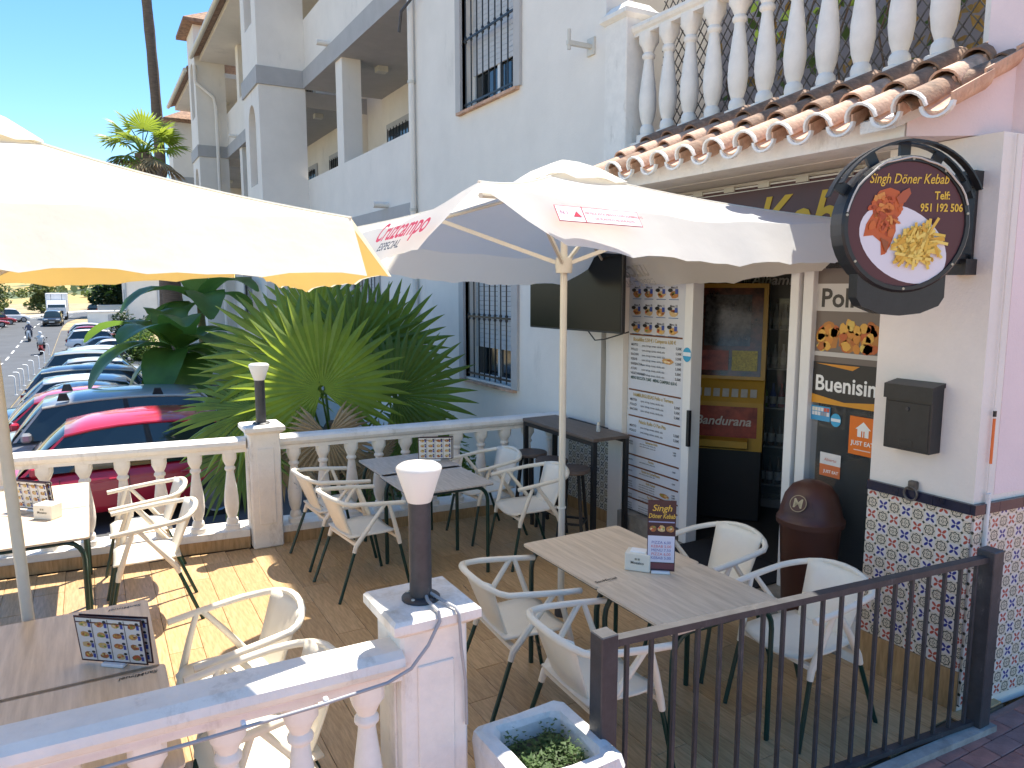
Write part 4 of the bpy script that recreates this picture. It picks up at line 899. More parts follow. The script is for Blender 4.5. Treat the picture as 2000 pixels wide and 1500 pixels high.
b = B(); b.box(3.955, 3.98, 2.20, 2.26, 2.38, 2.88); b.bar((3.60, 2.20, 2.80), (3.96, 2.23, 2.84), .03, .05); b.bar((3.60, 2.20, 2.44), (3.96, 2.23, 2.44), .03, .05); b.box(3.90, 3.98, 2.18, 2.28, 2.80, 2.88); b.box(3.88, 3.98, 2.18, 2.28, 2.36, 2.44); b.bar((3.70, 2.21, 2.42), (3.70, 2.21, 2.84), .06, .06); b.build('bracket', BLACKM, t, True)

# ------------------------------------------------------------------ apartment building
ap = thing('apartment_building', 'long white apartment building with grey bands, loggias and arched stair towers', 'building', (4.3, 15, -1))
def ab(name, m, *q, parent=None): return part(name, m, *q, parent=parent or ap)
WX = 4.3
def wall_with(y0, y1, z0, z1, holes, x0=WX, x1=WX + .3):
    ys = sorted({y0, y1, *[h[0] for h in holes], *[h[1] for h in holes]}); q = []
    for a, c in zip(ys, ys[1:]):
        hs = sorted([h for h in holes if h[0] <= a and h[1] >= c], key=lambda h: h[2]); z = z0
        for h in hs: q.append((x0, x1, a, c, z, h[2])); z = h[3]
        q.append((x0, x1, a, c, z, z1))
    b = B()
    for k in q: b.box(*k)
    bm = bmesh.new(); return b.build('wall', WHITE, ap, True)
SURR = mat('window_surround', (.47, .45, .43), .85, .06, 5, .2, 60); BLIND = mat('roller_blind', (.55, .56, .57), .6, .05)
def window(y0, y1, z0, z1, bars=8, x=WX, sw=.14, blind=.75, mid=True):
    w = ab('window', SURR, (x - .035, x + .05, y0 - sw, y0, z0 - .02, z1 + sw), (x - .035, x + .05, y1, y1 + sw, z0 - .02, z1 + sw), (x - .035, x + .05, y0, y1, z1, z1 + sw))
    ab('window_sill', TERRA, (x - .06, x + .2, y0 - sw * .6, y1 + sw * .6, z0 - .055, z0 - .021), parent=w)
    ab('pane', GLASSD, (x + .18, x + .19, y0, y1, z0, z1), parent=w); ab('roller_blind', BLIND, *[(x + .14, x + .16, y0 + .03, y1 - .03, z1 - k * .06 - .056, z1 - k * .06) for k in range(int((z1 - z0) * blind / .06))], parent=w)
    ab('sash', FRW, (x + .155, x + .178, y0, y0 + .05, z0, z1), (x + .155, x + .178, y1 - .05, y1, z0, z1), (x + .155, x + .178, (y0 + y1) / 2 - .03, (y0 + y1) / 2 + .03, z0, z1), (x + .155, x + .178, y0 + .05, y1 - .05, z0, z0 + .05), parent=w)
    for k in range(bars):
        y = y0 + .06 + (y1 - y0 - .12) * k / (bars - 1); b = B(); b.cyl((x + .02, y, z0 + .01), (x + .02, y, z1 - .01), .009, 6)
        if mid:
            zm = z0 + (z1 - z0) * .5; b.lathe([(.009, -.05), (.02, -.025), (.009, 0), (.02, .025), (.009, .05)], (x + .02, y, zm), 8)
        b.build('grille_bar', BLACKM, w, True)
    for zz in (z0 + .06, (z0 + z1) / 2, z1 - .06): ab('grille_rail', BLACKM, (x + .012, x + .028, y0, y1, zz - .012, zz + .012), parent=w)
LW, UW = (7.55, 8.82, 1.12, 2.72), (7.50, 8.86, 4.52, 6.2)
G1, G2 = (12.2, 13.5, 1.2, 2.7), (15.1, 16.3, 1.2, 2.7)
wall_with(5.83, 10.5, -1.6, 9.1, [LW, UW]); wall_with(10.5, 36, -3, 3.45, [G1, G2, (19.5, 21, 1.0, 2.6), (23, 24.5, 1.0, 2.6)])
window(*LW, bars=9); window(*UW, bars=9); window(*G1); window(*G2); window(19.5, 21, 1.0, 2.6); window(23, 24.5, 1.0, 2.6)
def loggia(y0, y1, zf, top):
    ab('slab', GREY, (WX - .06, WX + 1.9, y0, y1, zf - .30, zf + .06)); ab('parapet', WHITE, (WX, WX + .16, y0, y1, zf + .062, zf + 1.1))
    ab('back_wall', WARMW, (WX + 1.7, WX + 1.9, y0, y1, zf + .062, top)); n = max(1, round((y1 - y0) / 3.3))
    for k in range(1, n):
        y = y0 + (y1 - y0) * k / n + .4; ab('column', WHITE, (WX + .002, WX + .36, y, y + .4, zf + 1.102, top))
    for k in range(n):
        y = y0 + (y1 - y0) * (k + .38) / n; w = ab('window', SURR, (WX + 1.66, WX + 1.70, y, y + 1.5, zf + .9, zf + 2.35)); ab('pane', GLASSD, (WX + 1.64, WX + 1.66, y + .17, y + 1.33, zf + 1.02, zf + 2.2), parent=w)
        for q in range(7): ab('grille_bar', BLACKM, (WX + 1.60, WX + 1.615, y + .2 + q * .18, y + .215 + q * .18, zf + 1.0, zf + 2.22), parent=w)
        ab('ceiling_lamp', ALU, (WX + .75, WX + .95, y - .6, y - .4, top - .10, top))
        b = B(); b.cyl((WX - .25, y, zf + .12), (WX + .02, y, zf + .12), .05, 10); b.build('drain_spout', WHITE, ap, True)
for y0, y1 in ((10.5, 16.5), (18.1, 26.4), (28.0, 34.0)):
    loggia(y0, y1, 3.48, 6.46); loggia(y0, y1, 6.76, 9.4)
    ab('eave_slab', WHITE, (WX - (.3 if y0 < 12 else .75), WX + 2, y0, y1, 9.4, 9.55)); b = B(); b.loft([[(WX - (.35 if y0 < 12 else .95), y, 9.5), (WX + 3, y, 11.0), (WX + 3, y, 11.1), (WX - (.35 if y0 < 12 else .95), y, 9.62)] for y in (y0 - .05, y1 + .05)], True, True); r_ = b.build('roof', TERRAD, ap, True)
    b = B(); b.cyl((WX - (.4 if y0 < 12 else 1.0), y0, 9.5), (WX - (.4 if y0 < 12 else 1.0), y1, 9.5), .07, 10); b.build('gutter', ALU, r_, True)
ab('end_wall', WHITE, (WX + 1.9, WX + 12, 5.76, 36, -2, 9.4)); ab('side_wall', WHITE, (WX + .002, WX + 1.9, 10.3, 10.498, 3.45, 9.4)); ab('side_wall', WHITE, (WX + .002, WX + 1.9, 34.0, 34.3, 3.45, 9.4))
def tower(y0, y1, x0, ztop):
    hw = (y1 - y0) / 2; yc = (y0 + y1) / 2; floors = [(-2.6, 3.18), (3.54, 6.46), (6.82, ztop)]
    for z0, z1 in floors:
        ab('tower_side', WHITE, (x0, WX - .001, y0, y0 + .2, z0, z1)); ab('tower_side', WHITE, (x0, WX - .001, y1 - .2, y1, z0, z1))
        b = B(); aw = hw - .42; za = z0 + .95 if z0 > 0 else 0; zs = min(z1 - .75, z0 + 2.2); n = 12
        arc = [(yc + aw * math.cos(math.pi * k / n), zs + aw * math.sin(math.pi * k / n) * 1.25) for k in range(n + 1)]
        for t0, t1 in ((x0 + .0, x0 + .2),):
            b.box(t0, t1, y0 + .2, yc - aw, z0, z1); b.box(t0, t1, yc + aw, y1 - .2, z0, z1); b.box(t0, t1, yc - aw, yc + aw, z0, za)
            for k in range(n):
                (ya, zaa), (yb, zbb) = arc[k], arc[k + 1]; b.loft([[(t, ya, zaa), (t, ya, z1), (t, yb, z1), (t, yb, zbb)] for t in (t0, t1)], True, True)
        b.build('arch_wall', WHITE, ap, True)
    for z in (3.18, 6.46): ab('tower_band', GREY, (x0 - .04, WX - .061, y0 - .04, y1 + .04, z + .001, z + .359))
    b = B(); b.loft([[(x0 - .3, y0 - .3, ztop), (WX + 1, y0 - .3, ztop), (WX + 1, y1 + .3, ztop), (x0 - .3, y1 + .3, ztop)], [(x0 - .3, y0 - .3, ztop + .1), (WX + 1, y0 - .3, ztop + .1), (WX + 1, y1 + .3, ztop + .1), (x0 - .3, y1 + .3, ztop + .1)], [(WX, yc - .1, ztop + .8), (WX + 1, yc - .1, ztop + .8), (WX + 1, yc + .1, ztop + .8), (WX, yc + .1, ztop + .8)]], True, True); b.build('tower_roof', TERRAD, ap, True)
tower(16.5, 18.1, 3.33, 10.3); tower(26.4, 28.0, 3.40, 10.5); tower(34.3, 35.9, 3.4, 9)
b = B(); b.cyl((WX - .06, 10.42, -1), (WX - .06, 10.42, 9), .045, 10); b.build('downpipe', WHITE, ap, True)
for z in (1.5, 3.4, 5.2): b = B(); b.cyl((WX - .06, 10.42, z), (WX - .06, 10.42, z + .04), .055, 10); b.build('pipe_clamp', ALU, ap, True)
b = B(); b.tube([(WX + .0, 10.15, 6.3), (WX - .12, 10.2, 6.28), (WX - .2, 10.4, 6.15), (WX - .2, 10.5, 5.9)], .02, 6); b.build('cable_bracket', CHAR, ap, True)
b = B(); b.tube([(3.38, 26.2, 9.2), (3.38, 26.2, 8.7), (3.9, 26.2, 8.3), (3.95, 26.2, 8.0), (3.95, 26.2, -1)], .06, 8); b.build('downpipe', WHITE, ap, True)
t = thing('wall_bracket', 'small metal antenna bracket on the white wall beside the balcony', 'bracket', (4.3, 6.05, 4.55))
b = B(); b.cbox(-.02, 0, -.06, .06, -.08, .08, .003); b.build('plate', ALU, t); b = B(); b.bar((-.02, 0, 0), (-.28, 0, 0), .04, .04); b.build('arm', ALU, t); b = B(); b.cyl((-.26, 0, -.06), (-.26, 0, .12), .018, 8); b.build('mast_stub', ALU, t)

# ------------------------------------------------------------------ plants
def fan(t, hub, axis, nrm, Rr, base, nseg=38, spread=150, m=PALM, droop=.12, seed=0):
    rnd = random.Random(seed); hub, axis, nrm = Vector(hub), Vector(axis).normalized(), Vector(nrm); nrm = (nrm - axis * nrm.dot(axis)).normalized(); side = axis.cross(nrm); b = B()
    for i in range(nseg):
        th = R(-spread + 2 * spread * (i + .5) / nseg); dl = R(spread / nseg); rl = Rr * (1 - .22 * (abs(th) / R(spread)) ** 2) * rnd.uniform(.93, 1.05)
        rows = []; bow = rnd.uniform(.6, 1.4)
        for f, wf in ((.04, 1), (.3, 1), (.64, 1), (.78, .66), (.9, .36), (1, .02)):
            r = rl * f; dn = -droop * Rr * f ** 2.2 * bow; w = math.tan(dl) * min(r, rl * .64) * wf
            d = axis * math.cos(th) + side * math.sin(th); q = -axis * math.sin(th) + side * math.cos(th); c = hub + d * r + nrm * dn + Vector((0, 0, -.10 * Rr * f ** 3 * abs(math.sin(th))))
            rows.append([c - q * w, c + nrm * w * .75, c + q * w])
        b.loft(rows, False)
    b.build('fan_leaf', m, t, True); b = B(); mid = hub.lerp(Vector(base), .5) + Vector((0, 0, .08)); b.tube([base, mid, hub + axis * Rr * .08], [.022, .015, .010], 6); b.build('petiole', PALM2, t, True)
def px(x, y, d):  # plan helper: ray through the picture at distance d along the view axis (used only to site the garden plants)
    a, bb = (x - 1000) / 1450, (750 - y) / 1450; cp, sp = math.cos(R(7.465)), math.sin(R(7.465)); k = d / (cp + bb * sp)
    xc, z = a * k, 2.3 + (-sp + bb * cp) * k; c, s = math.cos(YAW), math.sin(YAW); return Vector((xc * c + d * s, -xc * s + d * c, z))
fp = thing('fan_palm', 'low fan palm with broad pleated green leaves behind the balustrade', 'palm', (2.3, 8.4, -.8))
V = Vector((-math.sin(YAW) * -1, -math.cos(YAW), 0)); V = Vector((-.49, -.87, .15)); RT = Vector((.87, -.49, 0)); crown = px(655, 935, 8.5)
for i, (x, y, d, ax, nn, rad, m) in enumerate([
    (628, 760, 7.9, (-.25, .05, 1), V + Vector((0, 0, .35)), 1.12, PALM), (772, 772, 8.5, RT * .75 + Vector((0, 0, .75)), V + Vector((0, 0, .2)), 1.0, PALM2),
    (575, 700, 8.7, -RT * .75 + Vector((0, 0, .65)), V + Vector((0, 0, .8)), 1.15, PALM), (690, 690, 9.1, RT * .12 + Vector((0, 0, 1)), V + Vector((0, 0, .3)), 1.05, PALM2),
    (745, 690, 9.2, RT * .45 + Vector((0, 0, .9)), V, 1.0, PALM2), (500, 800, 8.2, -RT + Vector((0, 0, .15)), V * .6 + Vector((0, 0, .9)), 1.0, PALM),
    (545, 760, 9.0, -RT * .9 + Vector((0, 0, .5)), V * .4 + Vector((0, 0, 1)), 1.1, PALM), (480, 870, 7.9, -RT + Vector((0, 0, -.25)), V + Vector((0, 0, .8)), .85, PALM2),
    (800, 850, 8.4, RT + Vector((0, 0, -.15)), V + Vector((0, 0, .7)), .75, PALM2), (620, 640, 9.4, -RT * .2 + Vector((0, 0, 1)), V + Vector((0, 0, .1)), .95, PALM), (640, 850, 7.8, RT * .1 + Vector((0, 0, -.8)), V + Vector((0, 0, .6)), .6, DRY), (560, 880, 7.9, -RT * .5 + Vector((0, 0, -.7)), V + Vector((0, 0, .5)), .6, DRY), (740, 890, 8.2, RT * .6 + Vector((0, 0, -.7)), V + Vector((0, 0, .6)), .6, DRY)]):
    fan(fp, px(x, y, d), ax, nn, rad * .95, crown, 36, 150, m, .14, i)
b = B(); b.lathe([(.22, -.8), (.25, -.3), (.24, .2), (.2, .55), (.08, .75)], (crown.x, crown.y, 0), 12); b.build('trunk', TRUNK, fp, True)
def foliage(name, t, cs, n, m, leaf=.12, seed=0, world=True):
    rnd = random.Random(seed); b = B()
    for _ in range(n):
        c, r = rnd.choice(cs); v = Vector((rnd.gauss(0, 1), rnd.gauss(0, 1), rnd.gauss(0, 1))).normalized() * rnd.random() ** .4
        p = Vector(c) + Vector((v.x * r[0], v.y * r[1], v.z * r[2])); a = Vector((rnd.gauss(0, 1), rnd.gauss(0, 1), rnd.gauss(0, .6))).normalized() * leaf * rnd.uniform(.6, 1.3); w = a.cross(Vector((rnd.gauss(0, 1), rnd.gauss(0, 1), 1))).normalized() * leaf * .45
        b.add([p - a, p + w, p + a, p - w], [(0, 1, 2, 3)])
    return b.build(name, m, t, world)
def shrub(x, y, z, r, h, label, m=LEAFM, n=1500, leaf=.07, seed=1, name='shrub'):
    t = thing(name, label, 'shrub', (x, y, z)); rnd = random.Random(seed)
    cs = [((x + rnd.uniform(-.6, .6) * r, y + rnd.uniform(-.6, .6) * r, z + h * rnd.uniform(.3, .8)), (r * .5, r * .5, h * .28)) for _ in range(9)]
    foliage('foliage', t, cs, n, m, leaf, seed); b = B()
    for k in range(5): a = k * 1.3; b.tube([(x, y, z - .1), (x + .3 * r * math.cos(a), y + .3 * r * math.sin(a), z + h * .5)], [.03, .012], 5)
    b.build('stems', TRUNK, t, True)
shrub(2.6, 7.9, -.8, .6, 1.0, 'small leafy shrub under the fan palm behind the balustrade', LEAFM, 1600, .05, 3); shrub(3.6, 8.0, -.8, .55, 1.2, 'small dark shrub against the white wall under the barred window', PALM2, 1400, .05, 4)
def banana(x, y, z, h, label, leaves, seed=0):
    t = thing('banana_plant', label, 'banana plant', (x, y, z)); b = B(); b.tube([(x, y, z), (x + .05, y, z + h * .5), (x, y, z + h)], [.14, .12, .07], 10); b.build('stem', mat('banana_stem', (.2, .2, .09), .7, .3, 4), t, True); rnd = random.Random(seed)
    for az, el, L, wd in leaves:
        rows = []; d = Vector((math.cos(R(az)), math.sin(R(az)), 0)); s = Vector((-d.y, d.x, 0)); p = Vector((x, y, z + h - .05)); e = R(el); N = 14
        for k in range(N + 1):
            f = k / N; w = wd * math.sin(math.pi * min(1, .06 + f * .93)) ** .55 * (0.08 if f < .1 else 1) * rnd.uniform(.9, 1.05)
            rows.append([p - s * w + Vector((0, 0, .25 * w - .1 * w * w)), p - s * w * .5 + Vector((0, 0, .18 * w)), p, p + s * w * .5 + Vector((0, 0, .18 * w)), p + s * w + Vector((0, 0, .25 * w))])
            p = p + (d * math.cos(e) + Vector((0, 0, math.sin(e)))) * (L / N); e -= R(7.5)
        b = B(); b.loft(rows, False, False, True); b.build('leaf', BANANA, t, True)
q = px(355, 790, 15); banana(q.x, q.y, zg(q.y) + .05, 2.2, 'banana plant with broad dark leaves beside the parked cars', [(200, 30, 2.1, .40), (150, 55, 2.2, .42), (250, 20, 2.0, .38), (300, 45, 1.9, .40), (20, 50, 1.9, .38), (100, 70, 2.1, .40), (225, 60, 1.8, .42), (180, -5, 1.8, .38), (330, 10, 1.7, .36), (270, 70, 1.9, .40), (60, 25, 1.8, .36), (210, -15, 1.5, .34), (280, -5, 1.6, .36)], 2)
q = px(400, 760, 17); banana(q.x, q.y, zg(q.y) + .05, 3.2, 'taller banana plant with one upright leaf close to the white building', [(120, 80, 2.4, .44), (200, 45, 2.0, .40), (270, 40, 1.9, .40), (30, 40, 1.7, .36), (230, 15, 1.8, .38), (170, 15, 1.8, .38), (310, 60, 1.9, .38)], 5)
def palm(name, label, base, top, r0, r1, crown, L, seed, n=26):
    t = thing(name, label, 'palm', base); base, top = Vector(base), Vector(top); b = B(); pts = []; rs = []
    for k in range(25): f = k / 24; pts.append(base.lerp(top, f) + Vector((.25 * math.sin(f * 3), 0, 0))); rs.append(r0 + (r1 - r0) * f + (.012 if k % 2 else 0) + (.12 * (1 - f) ** 8))
    b.tube(pts, rs, 12); b.build('trunk', TRUNK, t, True)
    if crown:
        rnd = random.Random(seed); tp = pts[-1]
        for k in range(n):
            az = k * 2.4; el = rnd.uniform(-.5, 1.25); d = Vector((math.cos(az) * math.cos(el), math.sin(az) * math.cos(el), math.sin(el))); hub = tp + d * L * .8; nr = Vector((0, 0, 1)) - d * d.z + Vector((.1, 0, 0))
            fan(t, hub, d, nr, L * .75, tp, 20, 95, PALM if el > .1 else (DRY if el < -.25 else PALM2), .25, seed + k)
q0 = px(345, 700, 19); q1 = px(276, 300, 19); palm('washingtonia_palm', 'palm with thick trunk and small green crown beyond the cream parasol', (q0.x, q0.y, zg(q0.y)), q1, .27, .2, True, .75, 11, 22)
q0 = px(318, 690, 23); q1 = px(266, -160, 23); palm('tall_palm', 'very tall bare palm trunk rising against the sky', (q0.x, q0.y, zg(q0.y)), q1, .17, .13, True, 1.2, 40, 14)
def tree(label, x, y, h, r, m, seed, n=3500, leaf=.3, low=.25):
    z = zg(y); t = thing('tree', label, 'tree', (x, y, z)); rnd = random.Random(seed); b = B(); b.tube([(x, y, z - .2), (x + .1, y, z + h * .35), (x, y + .1, z + h * .7)], [.28, .2, .08], 8)
    cs = []
    for k in range(16):
        a = rnd.uniform(0, 6.28); q = r * rnd.uniform(.1, .75); c = (x + q * math.cos(a), y + q * math.sin(a), z + h * rnd.uniform(low, .88)); cs.append((c, (r * .36, r * .36, h * .14))); b.tube([(x, y, z + h * .3), ((x + c[0]) / 2, (y + c[1]) / 2, (z + h * .35 + c[2]) / 2), c], [.1, .06, .02], 5)
    b.build('trunk', TRUNK, t, True); foliage('crown', t, cs, n, m, leaf, seed)
tree('big dark tree between the road and the white house', 5.0, 122, 14, 6.5, LEAFD, 5, 6500, .5, .12); tree('dark tree standing beside the white house wall', 9.0, 116, 12, 5.0, LEAFD, 6, 4500, .5, .1)
tree('feathery green tree across the road beside the parked cars', -9.8, 96, 8, 3.6, LEAFY, 8, 3500, .25, .25); tree('grey green tree beyond the white lorry', -7, 150, 6, 4, LEAFY, 9, 2000, .35, .1); tree('round bush-like tree at the road bend behind the parked cars', 3.0, 175, 6, 5, LEAFM, 10, 2000, .4, .1)
q = px(285, 665, 38); shrub(q.x, q.y, zg(q.y), 1.5, 2.6, 'bright green hedge shrub at the end of the parked row', LEAFM, 2600, .12, 7); q = px(262, 640, 60); shrub(q.x, q.y, zg(q.y), 1.8, 3.2, 'rounded dark shrub beside the white house', LEAFD, 2200, .16, 8)
q = px(300, 705, 24); shrub(q.x, q.y, zg(q.y), 1.0, 1.3, 'low yellowish shrub below the banana leaves', LEAFY, 1500, .08, 9)
b = B()
for k in range(160):
    x, y = random.uniform(-200, 60), random.uniform(245, 420); z = -3 + (y - 240) * .10 + 7 * math.sin(x * .013 + 1) * min(1, (y - 230) / 150) + 1; r = random.uniform(1.5, 4)
    for _ in range(14):
        a = Vector((random.gauss(0, 1), random.gauss(0, 1), random.gauss(0, .6))) * r * .5; u = Vector((random.gauss(0, 1), random.gauss(0, 1), random.gauss(0, 1))).normalized() * r * .5; w = u.orthogonal() * .6; p0 = Vector((x, y, z)) + a; b.add([p0 - u, p0 + w, p0 + u, p0 - w], [(0, 1, 2, 3)])
tag(b.build('hill_scrub', LEAFY), 'scattered grey green scrub on the dry hillside', 'scrub', kind='stuff')

# ------------------------------------------------------------------ cars
TYRE = RUBBER; RIM = mat('alloy_rim', (.35, .36, .37), .35, .1, metal=.7); LAMPW = mat('headlamp', (.7, .72, .74), .1, .05); LAMPR = mat('tail_lamp', (.3, .01, .01), .15, .1); TRIM = mat('black_trim', (.02, .02, .022), .5, .1)
CG = mat('car_glass', (.02, .032, .034), .05, 0, spec=.9); PLATE = mat('number_plate', (.75, .75, .72), .5, .05)
def paint(n, c): return mat('car_paint_' + n, c, .28, .03, 2, coat=.8)
CARS = {'hatch': dict(L=4.05, W=1.76, H=1.50, hood=.20, ws=.36, rs=.90, rt=.985, belt=.60), 'suv': dict(L=4.4, W=1.84, H=1.66, hood=.20, ws=.33, rs=.93, rt=.985, belt=.62), 'sedan': dict(L=4.5, W=1.80, H=1.45, hood=.23, ws=.40, rs=.74, rt=.88, belt=.60)}
def car(label, x, y, rz, kind, pm, group='cars parked in the row below the terrace', detail=True, z=None):
    c = CARS[kind]; L, Wd, H = c['L'], c['W'] / 2, c['H']; t = thing('car', label, 'car', (x, y, zg(y) if z is None else z), rz, group); X = lambda f: L / 2 - f * L   # front at +x
    zb = H * c['belt']; hd = zb * .96
    st = [(0.0, .34, hd * .62, Wd * .70), (.02, .24, hd * .72, Wd * .86), (.10, .20, hd * .86, Wd * .97), (c['hood'], .20, hd, Wd), (.5, .20, zb, Wd), (.85, .20, zb * 1.03, Wd), (.96, .24, zb * 1.0, Wd * .95), (1.0, .34, zb * .86, Wd * .82)]
    b = B(); b.loft([[(X(f), -w * .92, z0), (X(f), -w, z0 + .15), (X(f), -w, z1 - .16), (X(f), -w * .93, z1 - .03), (X(f), -w * .7, z1), (X(f), 0, z1 + .015), (X(f), w * .7, z1), (X(f), w * .93, z1 - .03), (X(f), w, z1 - .16), (X(f), w, z0 + .15), (X(f), w * .92, z0)] for f, z0, z1, w in st], True, True, True)
    body = b.build('body', pm, t); md = body.modifiers.new('round', 'SUBSURF'); md.levels = md.render_levels = 1
    f0, f1, f2, f3 = c['hood'] + .02, c['ws'], c['rs'] - .06, c['rt']; wr = Wd * .74
    fm = (f1 + f2) / 2; cs = [(f0, zb * .95, Wd * .88, 0)] + [(f1 + (f2 - f1) * q / 6, H - .105 * (abs(q - 3.3) / 3.3) ** 2.2, wr * (1.03 - .03 * abs(q - 3) / 3), 1) for q in range(7)] + [(f3, zb * .98, Wd * .84, 0)]
    b = B(); ns = [[(X(f), u * w, z + (.035 if k else .01) * (1 - u * u) - (.06 * abs(u) ** 5 if k else 0)) for u in (-1, -.93, -.75, -.4, 0, .4, .75, .93, 1)] for f, z, w, k in cs]
    b.loft(ns[1:8], False, False, True); rf = b.build('roof', pm, t); md = rf.modifiers.new('thickness', 'SOLIDIFY'); md.thickness = .03; md.offset = -1
    def quad(nm, A_, B_, n=5, m=CG, par=None, push=.0):
        b = B(); b.loft([[Vector(p).lerp(Vector(q_), k / n) + Vector((0, 0, push + .03 * math.sin(math.pi * k / n))) for p, q_ in zip(A_, B_)] for k in range(n + 1)], False, False, True); return b.build(nm, m, par or t)
    quad('windscreen', ns[0], ns[1]); quad('rear_window', ns[7], ns[8])
    for s in (-1, 1):
        e = 0 if s < 0 else 8; top = [ns[1][e], ns[4][e], ns[7][e]]; tops = [ns[q][e] for q in range(1, 8)]; bot = [(X(f0 + .02), s * Wd * .93, zb * .97), (X((f1 + f2) / 2 + .02), s * Wd * .95, zb * .985), (X(f3 - .03), s * Wd * .90, zb * 1.0)]
        bl = lambda q: Vector(bot[0]).lerp(Vector(bot[1]), q / 3) if q < 3 else Vector(bot[1]).lerp(Vector(bot[2]), (q - 3) / 3)
        for q0, q1 in ((0, 4), (3, 7)): b = B(); b.loft([[bl(q) for q in range(q0, q1)], [Vector(tops[q]) for q in range(q0, q1)]], False); b.build('side_window', CG, t)
        for i, w in ((0, .05), (1, .09), (2, .10)):
            p0, p1 = Vector(bot[i]), Vector(top[i]); o = Vector((0, s * .006, 0)); dx = Vector((w / 2, 0, 0)); b = B(); b.loft([[p0 - dx + o, p0 + dx + o, p0 + dx - o, p0 - dx - o], [p1 - dx * .8 + o, p1 + dx * .8 + o, p1 + dx * .8 - o, p1 - dx * .8 - o]], True, True); b.build('window_post', pm if i != 1 else TRIM, t)
        b = B(); b.tube([Vector(q) + Vector((0, s * .008, .004)) for q in tops], .022, 6); b.build('roof_rail', pm if kind != 'suv' else ALU, t)
        b = B(); b.cbox(X(f0 + .06) - .07, X(f0 + .06) + .07, min(s * Wd, s * (Wd + .17)), max(s * Wd, s * (Wd + .17)), zb - .01, zb + .13, .03); b.build('wing_mirror', pm, t)
        b = B(); b.cbox(X(.035) - .09, X(.035) + .05, min(s * Wd * .42, s * Wd * .80), max(s * Wd * .42, s * Wd * .80), hd * .66, hd * .80, .02); b.build('headlight', LAMPW, t)
        b = B(); b.cbox(X(.985) - .03, X(.985) + .08, min(s * Wd * .55, s * Wd * .86), max(s * Wd * .55, s * Wd * .86), zb * .70, zb * .93, .02); b.build('tail_light', LAMPR, t)
        if detail:
            for f in (.40, .62):
                b = B(); b.cbox(X(f + .10) - .08, X(f + .10) + .08, min(s * (Wd - .01), s * (Wd + .025)), max(s * (Wd - .01), s * (Wd + .025)), zb - .17, zb - .14, .006); b.build('door_handle', pm, t)
            for f in (.34, .54, .74): b = B(); b.box(X(f) - .004, X(f) + .004, min(s * (Wd - .02), s * (Wd + .003)), max(s * (Wd - .02), s * (Wd + .003)), .30, zb - .10); b.build('door_seam', TRIM, t)
        for f in (.19, .81):
            b = B(); xx = X(f); yy = s * (Wd - .09); ring = lambda r, dy: [(xx + r * math.cos(2 * math.pi * k / 20), yy + dy * s, .32 + r * math.sin(2 * math.pi * k / 20)) for k in range(20)]
            b.loft([ring(.2, -.1), ring(.31, -.1), ring(.325, -.06), ring(.325, .07), ring(.31, .10), ring(.21, .10)], True, False, True); wh = b.build('wheel', TYRE, t)
            b = B(); b.loft([ring(.21, .092), ring(.19, .07), ring(.06, .085), ring(.001, .09)], True, False, True); b.build('rim', RIM, wh)
    for f, nm in ((-.004, 'number_plate'), (1.004, 'number_plate')): b = B(); b.cbox(X(f) - .02, X(f) + .02, -.26, .26, .42, .53, .004); b.build(nm, PLATE, t)
    b = B(); b.cbox(X(.0) - .05, X(.0) + .02, -Wd * .5, Wd * .5, .55, .66, .01); b.build('grille', TRIM, t)
    return t
PR, PG, PDB, PW, PBK, PSI, PRD = paint('red', (.56, .02, .045)), paint('grey', (.30, .31, .32)), paint('navy', (.045, .065, .10)), paint('white', (.72, .73, .74)), paint('black', (.012, .013, .015)), paint('silver', (.45, .46, .47)), paint('dark_red', (.30, .02, .02))
FL, FR_ = math.pi, 0     # facing the road / facing the garden
row = [(12.0, .18, FL, 'hatch', PR, 'red hatchback right behind the white balustrade'), (14.7, .0, FL, 'suv', PG, 'grey estate car with black roof bar mounts beside the red hatchback'), (17.7, -.5, FL, 'hatch', PR, 'red car with white roof edge between grey estate and navy car'),
       (20.6, .0, FR_, 'sedan', PDB, 'navy car with rounded roof, next to the second red car'), (23.3, .2, FR_, 'hatch', PW, 'white hatchback parked between two dark blue cars'), (26.0, .3, FR_, 'suv', PDB, 'dark blue car with bonnet toward the garden, beside white hatchback'),
       (28.8, .4, FR_, 'hatch', PW, 'white car with long bonnet next to the dark blue car'), (31.8, .3, FR_, 'sedan', PSI, 'silver grey saloon between white car and silver hatchback'), (34.8, .5, FR_, 'hatch', PSI, 'silver hatchback beside the silver saloon'), (38.2, .2, FR_, 'suv', PG, 'grey car with tall roof with tall windows beside the silver hatchback'),
       (42.0, .6, FR_, 'suv', PSI, 'silver tall car just before the gap in the parked row'), (47.5, .8, FR_, 'hatch', PW, 'white car under the hedge in the parked row'), (59.5, 1.0, FL, 'sedan', PW, 'white saloon with nose toward the road beyond the gap'), (63.5, .6, FL, 'sedan', PDB, 'dark teal saloon between two white cars'), (68.2, .4, FR_, 'suv', PW, 'white car showing its tail light toward the road'), (74.0, .3, FR_, 'hatch', PRD, 'dark red car near the utility cabinet'), (78.0, .2, FR_, 'hatch', PW, 'pale car touching the utility cabinet wall')]
for y, x, rz, k, m, lab in row: car(lab, x, y, rz + random.uniform(-.03, .03), k, m)
suv = [o for o in bpy.data.objects if o.get('label', '').startswith('grey estate')][0]
for x in (.45, -.95):
    for s in (-1, 1): b = B(); b.prism([(x - .09, 1.60), (x - .05, 1.72), (x + .05, 1.72), (x + .09, 1.60)], 'y', min(s * .60, s * .70), max(s * .60, s * .70)); b.build('roof_bar_mount', TRIM, suv)
G2_ = 'cars parked across the road'
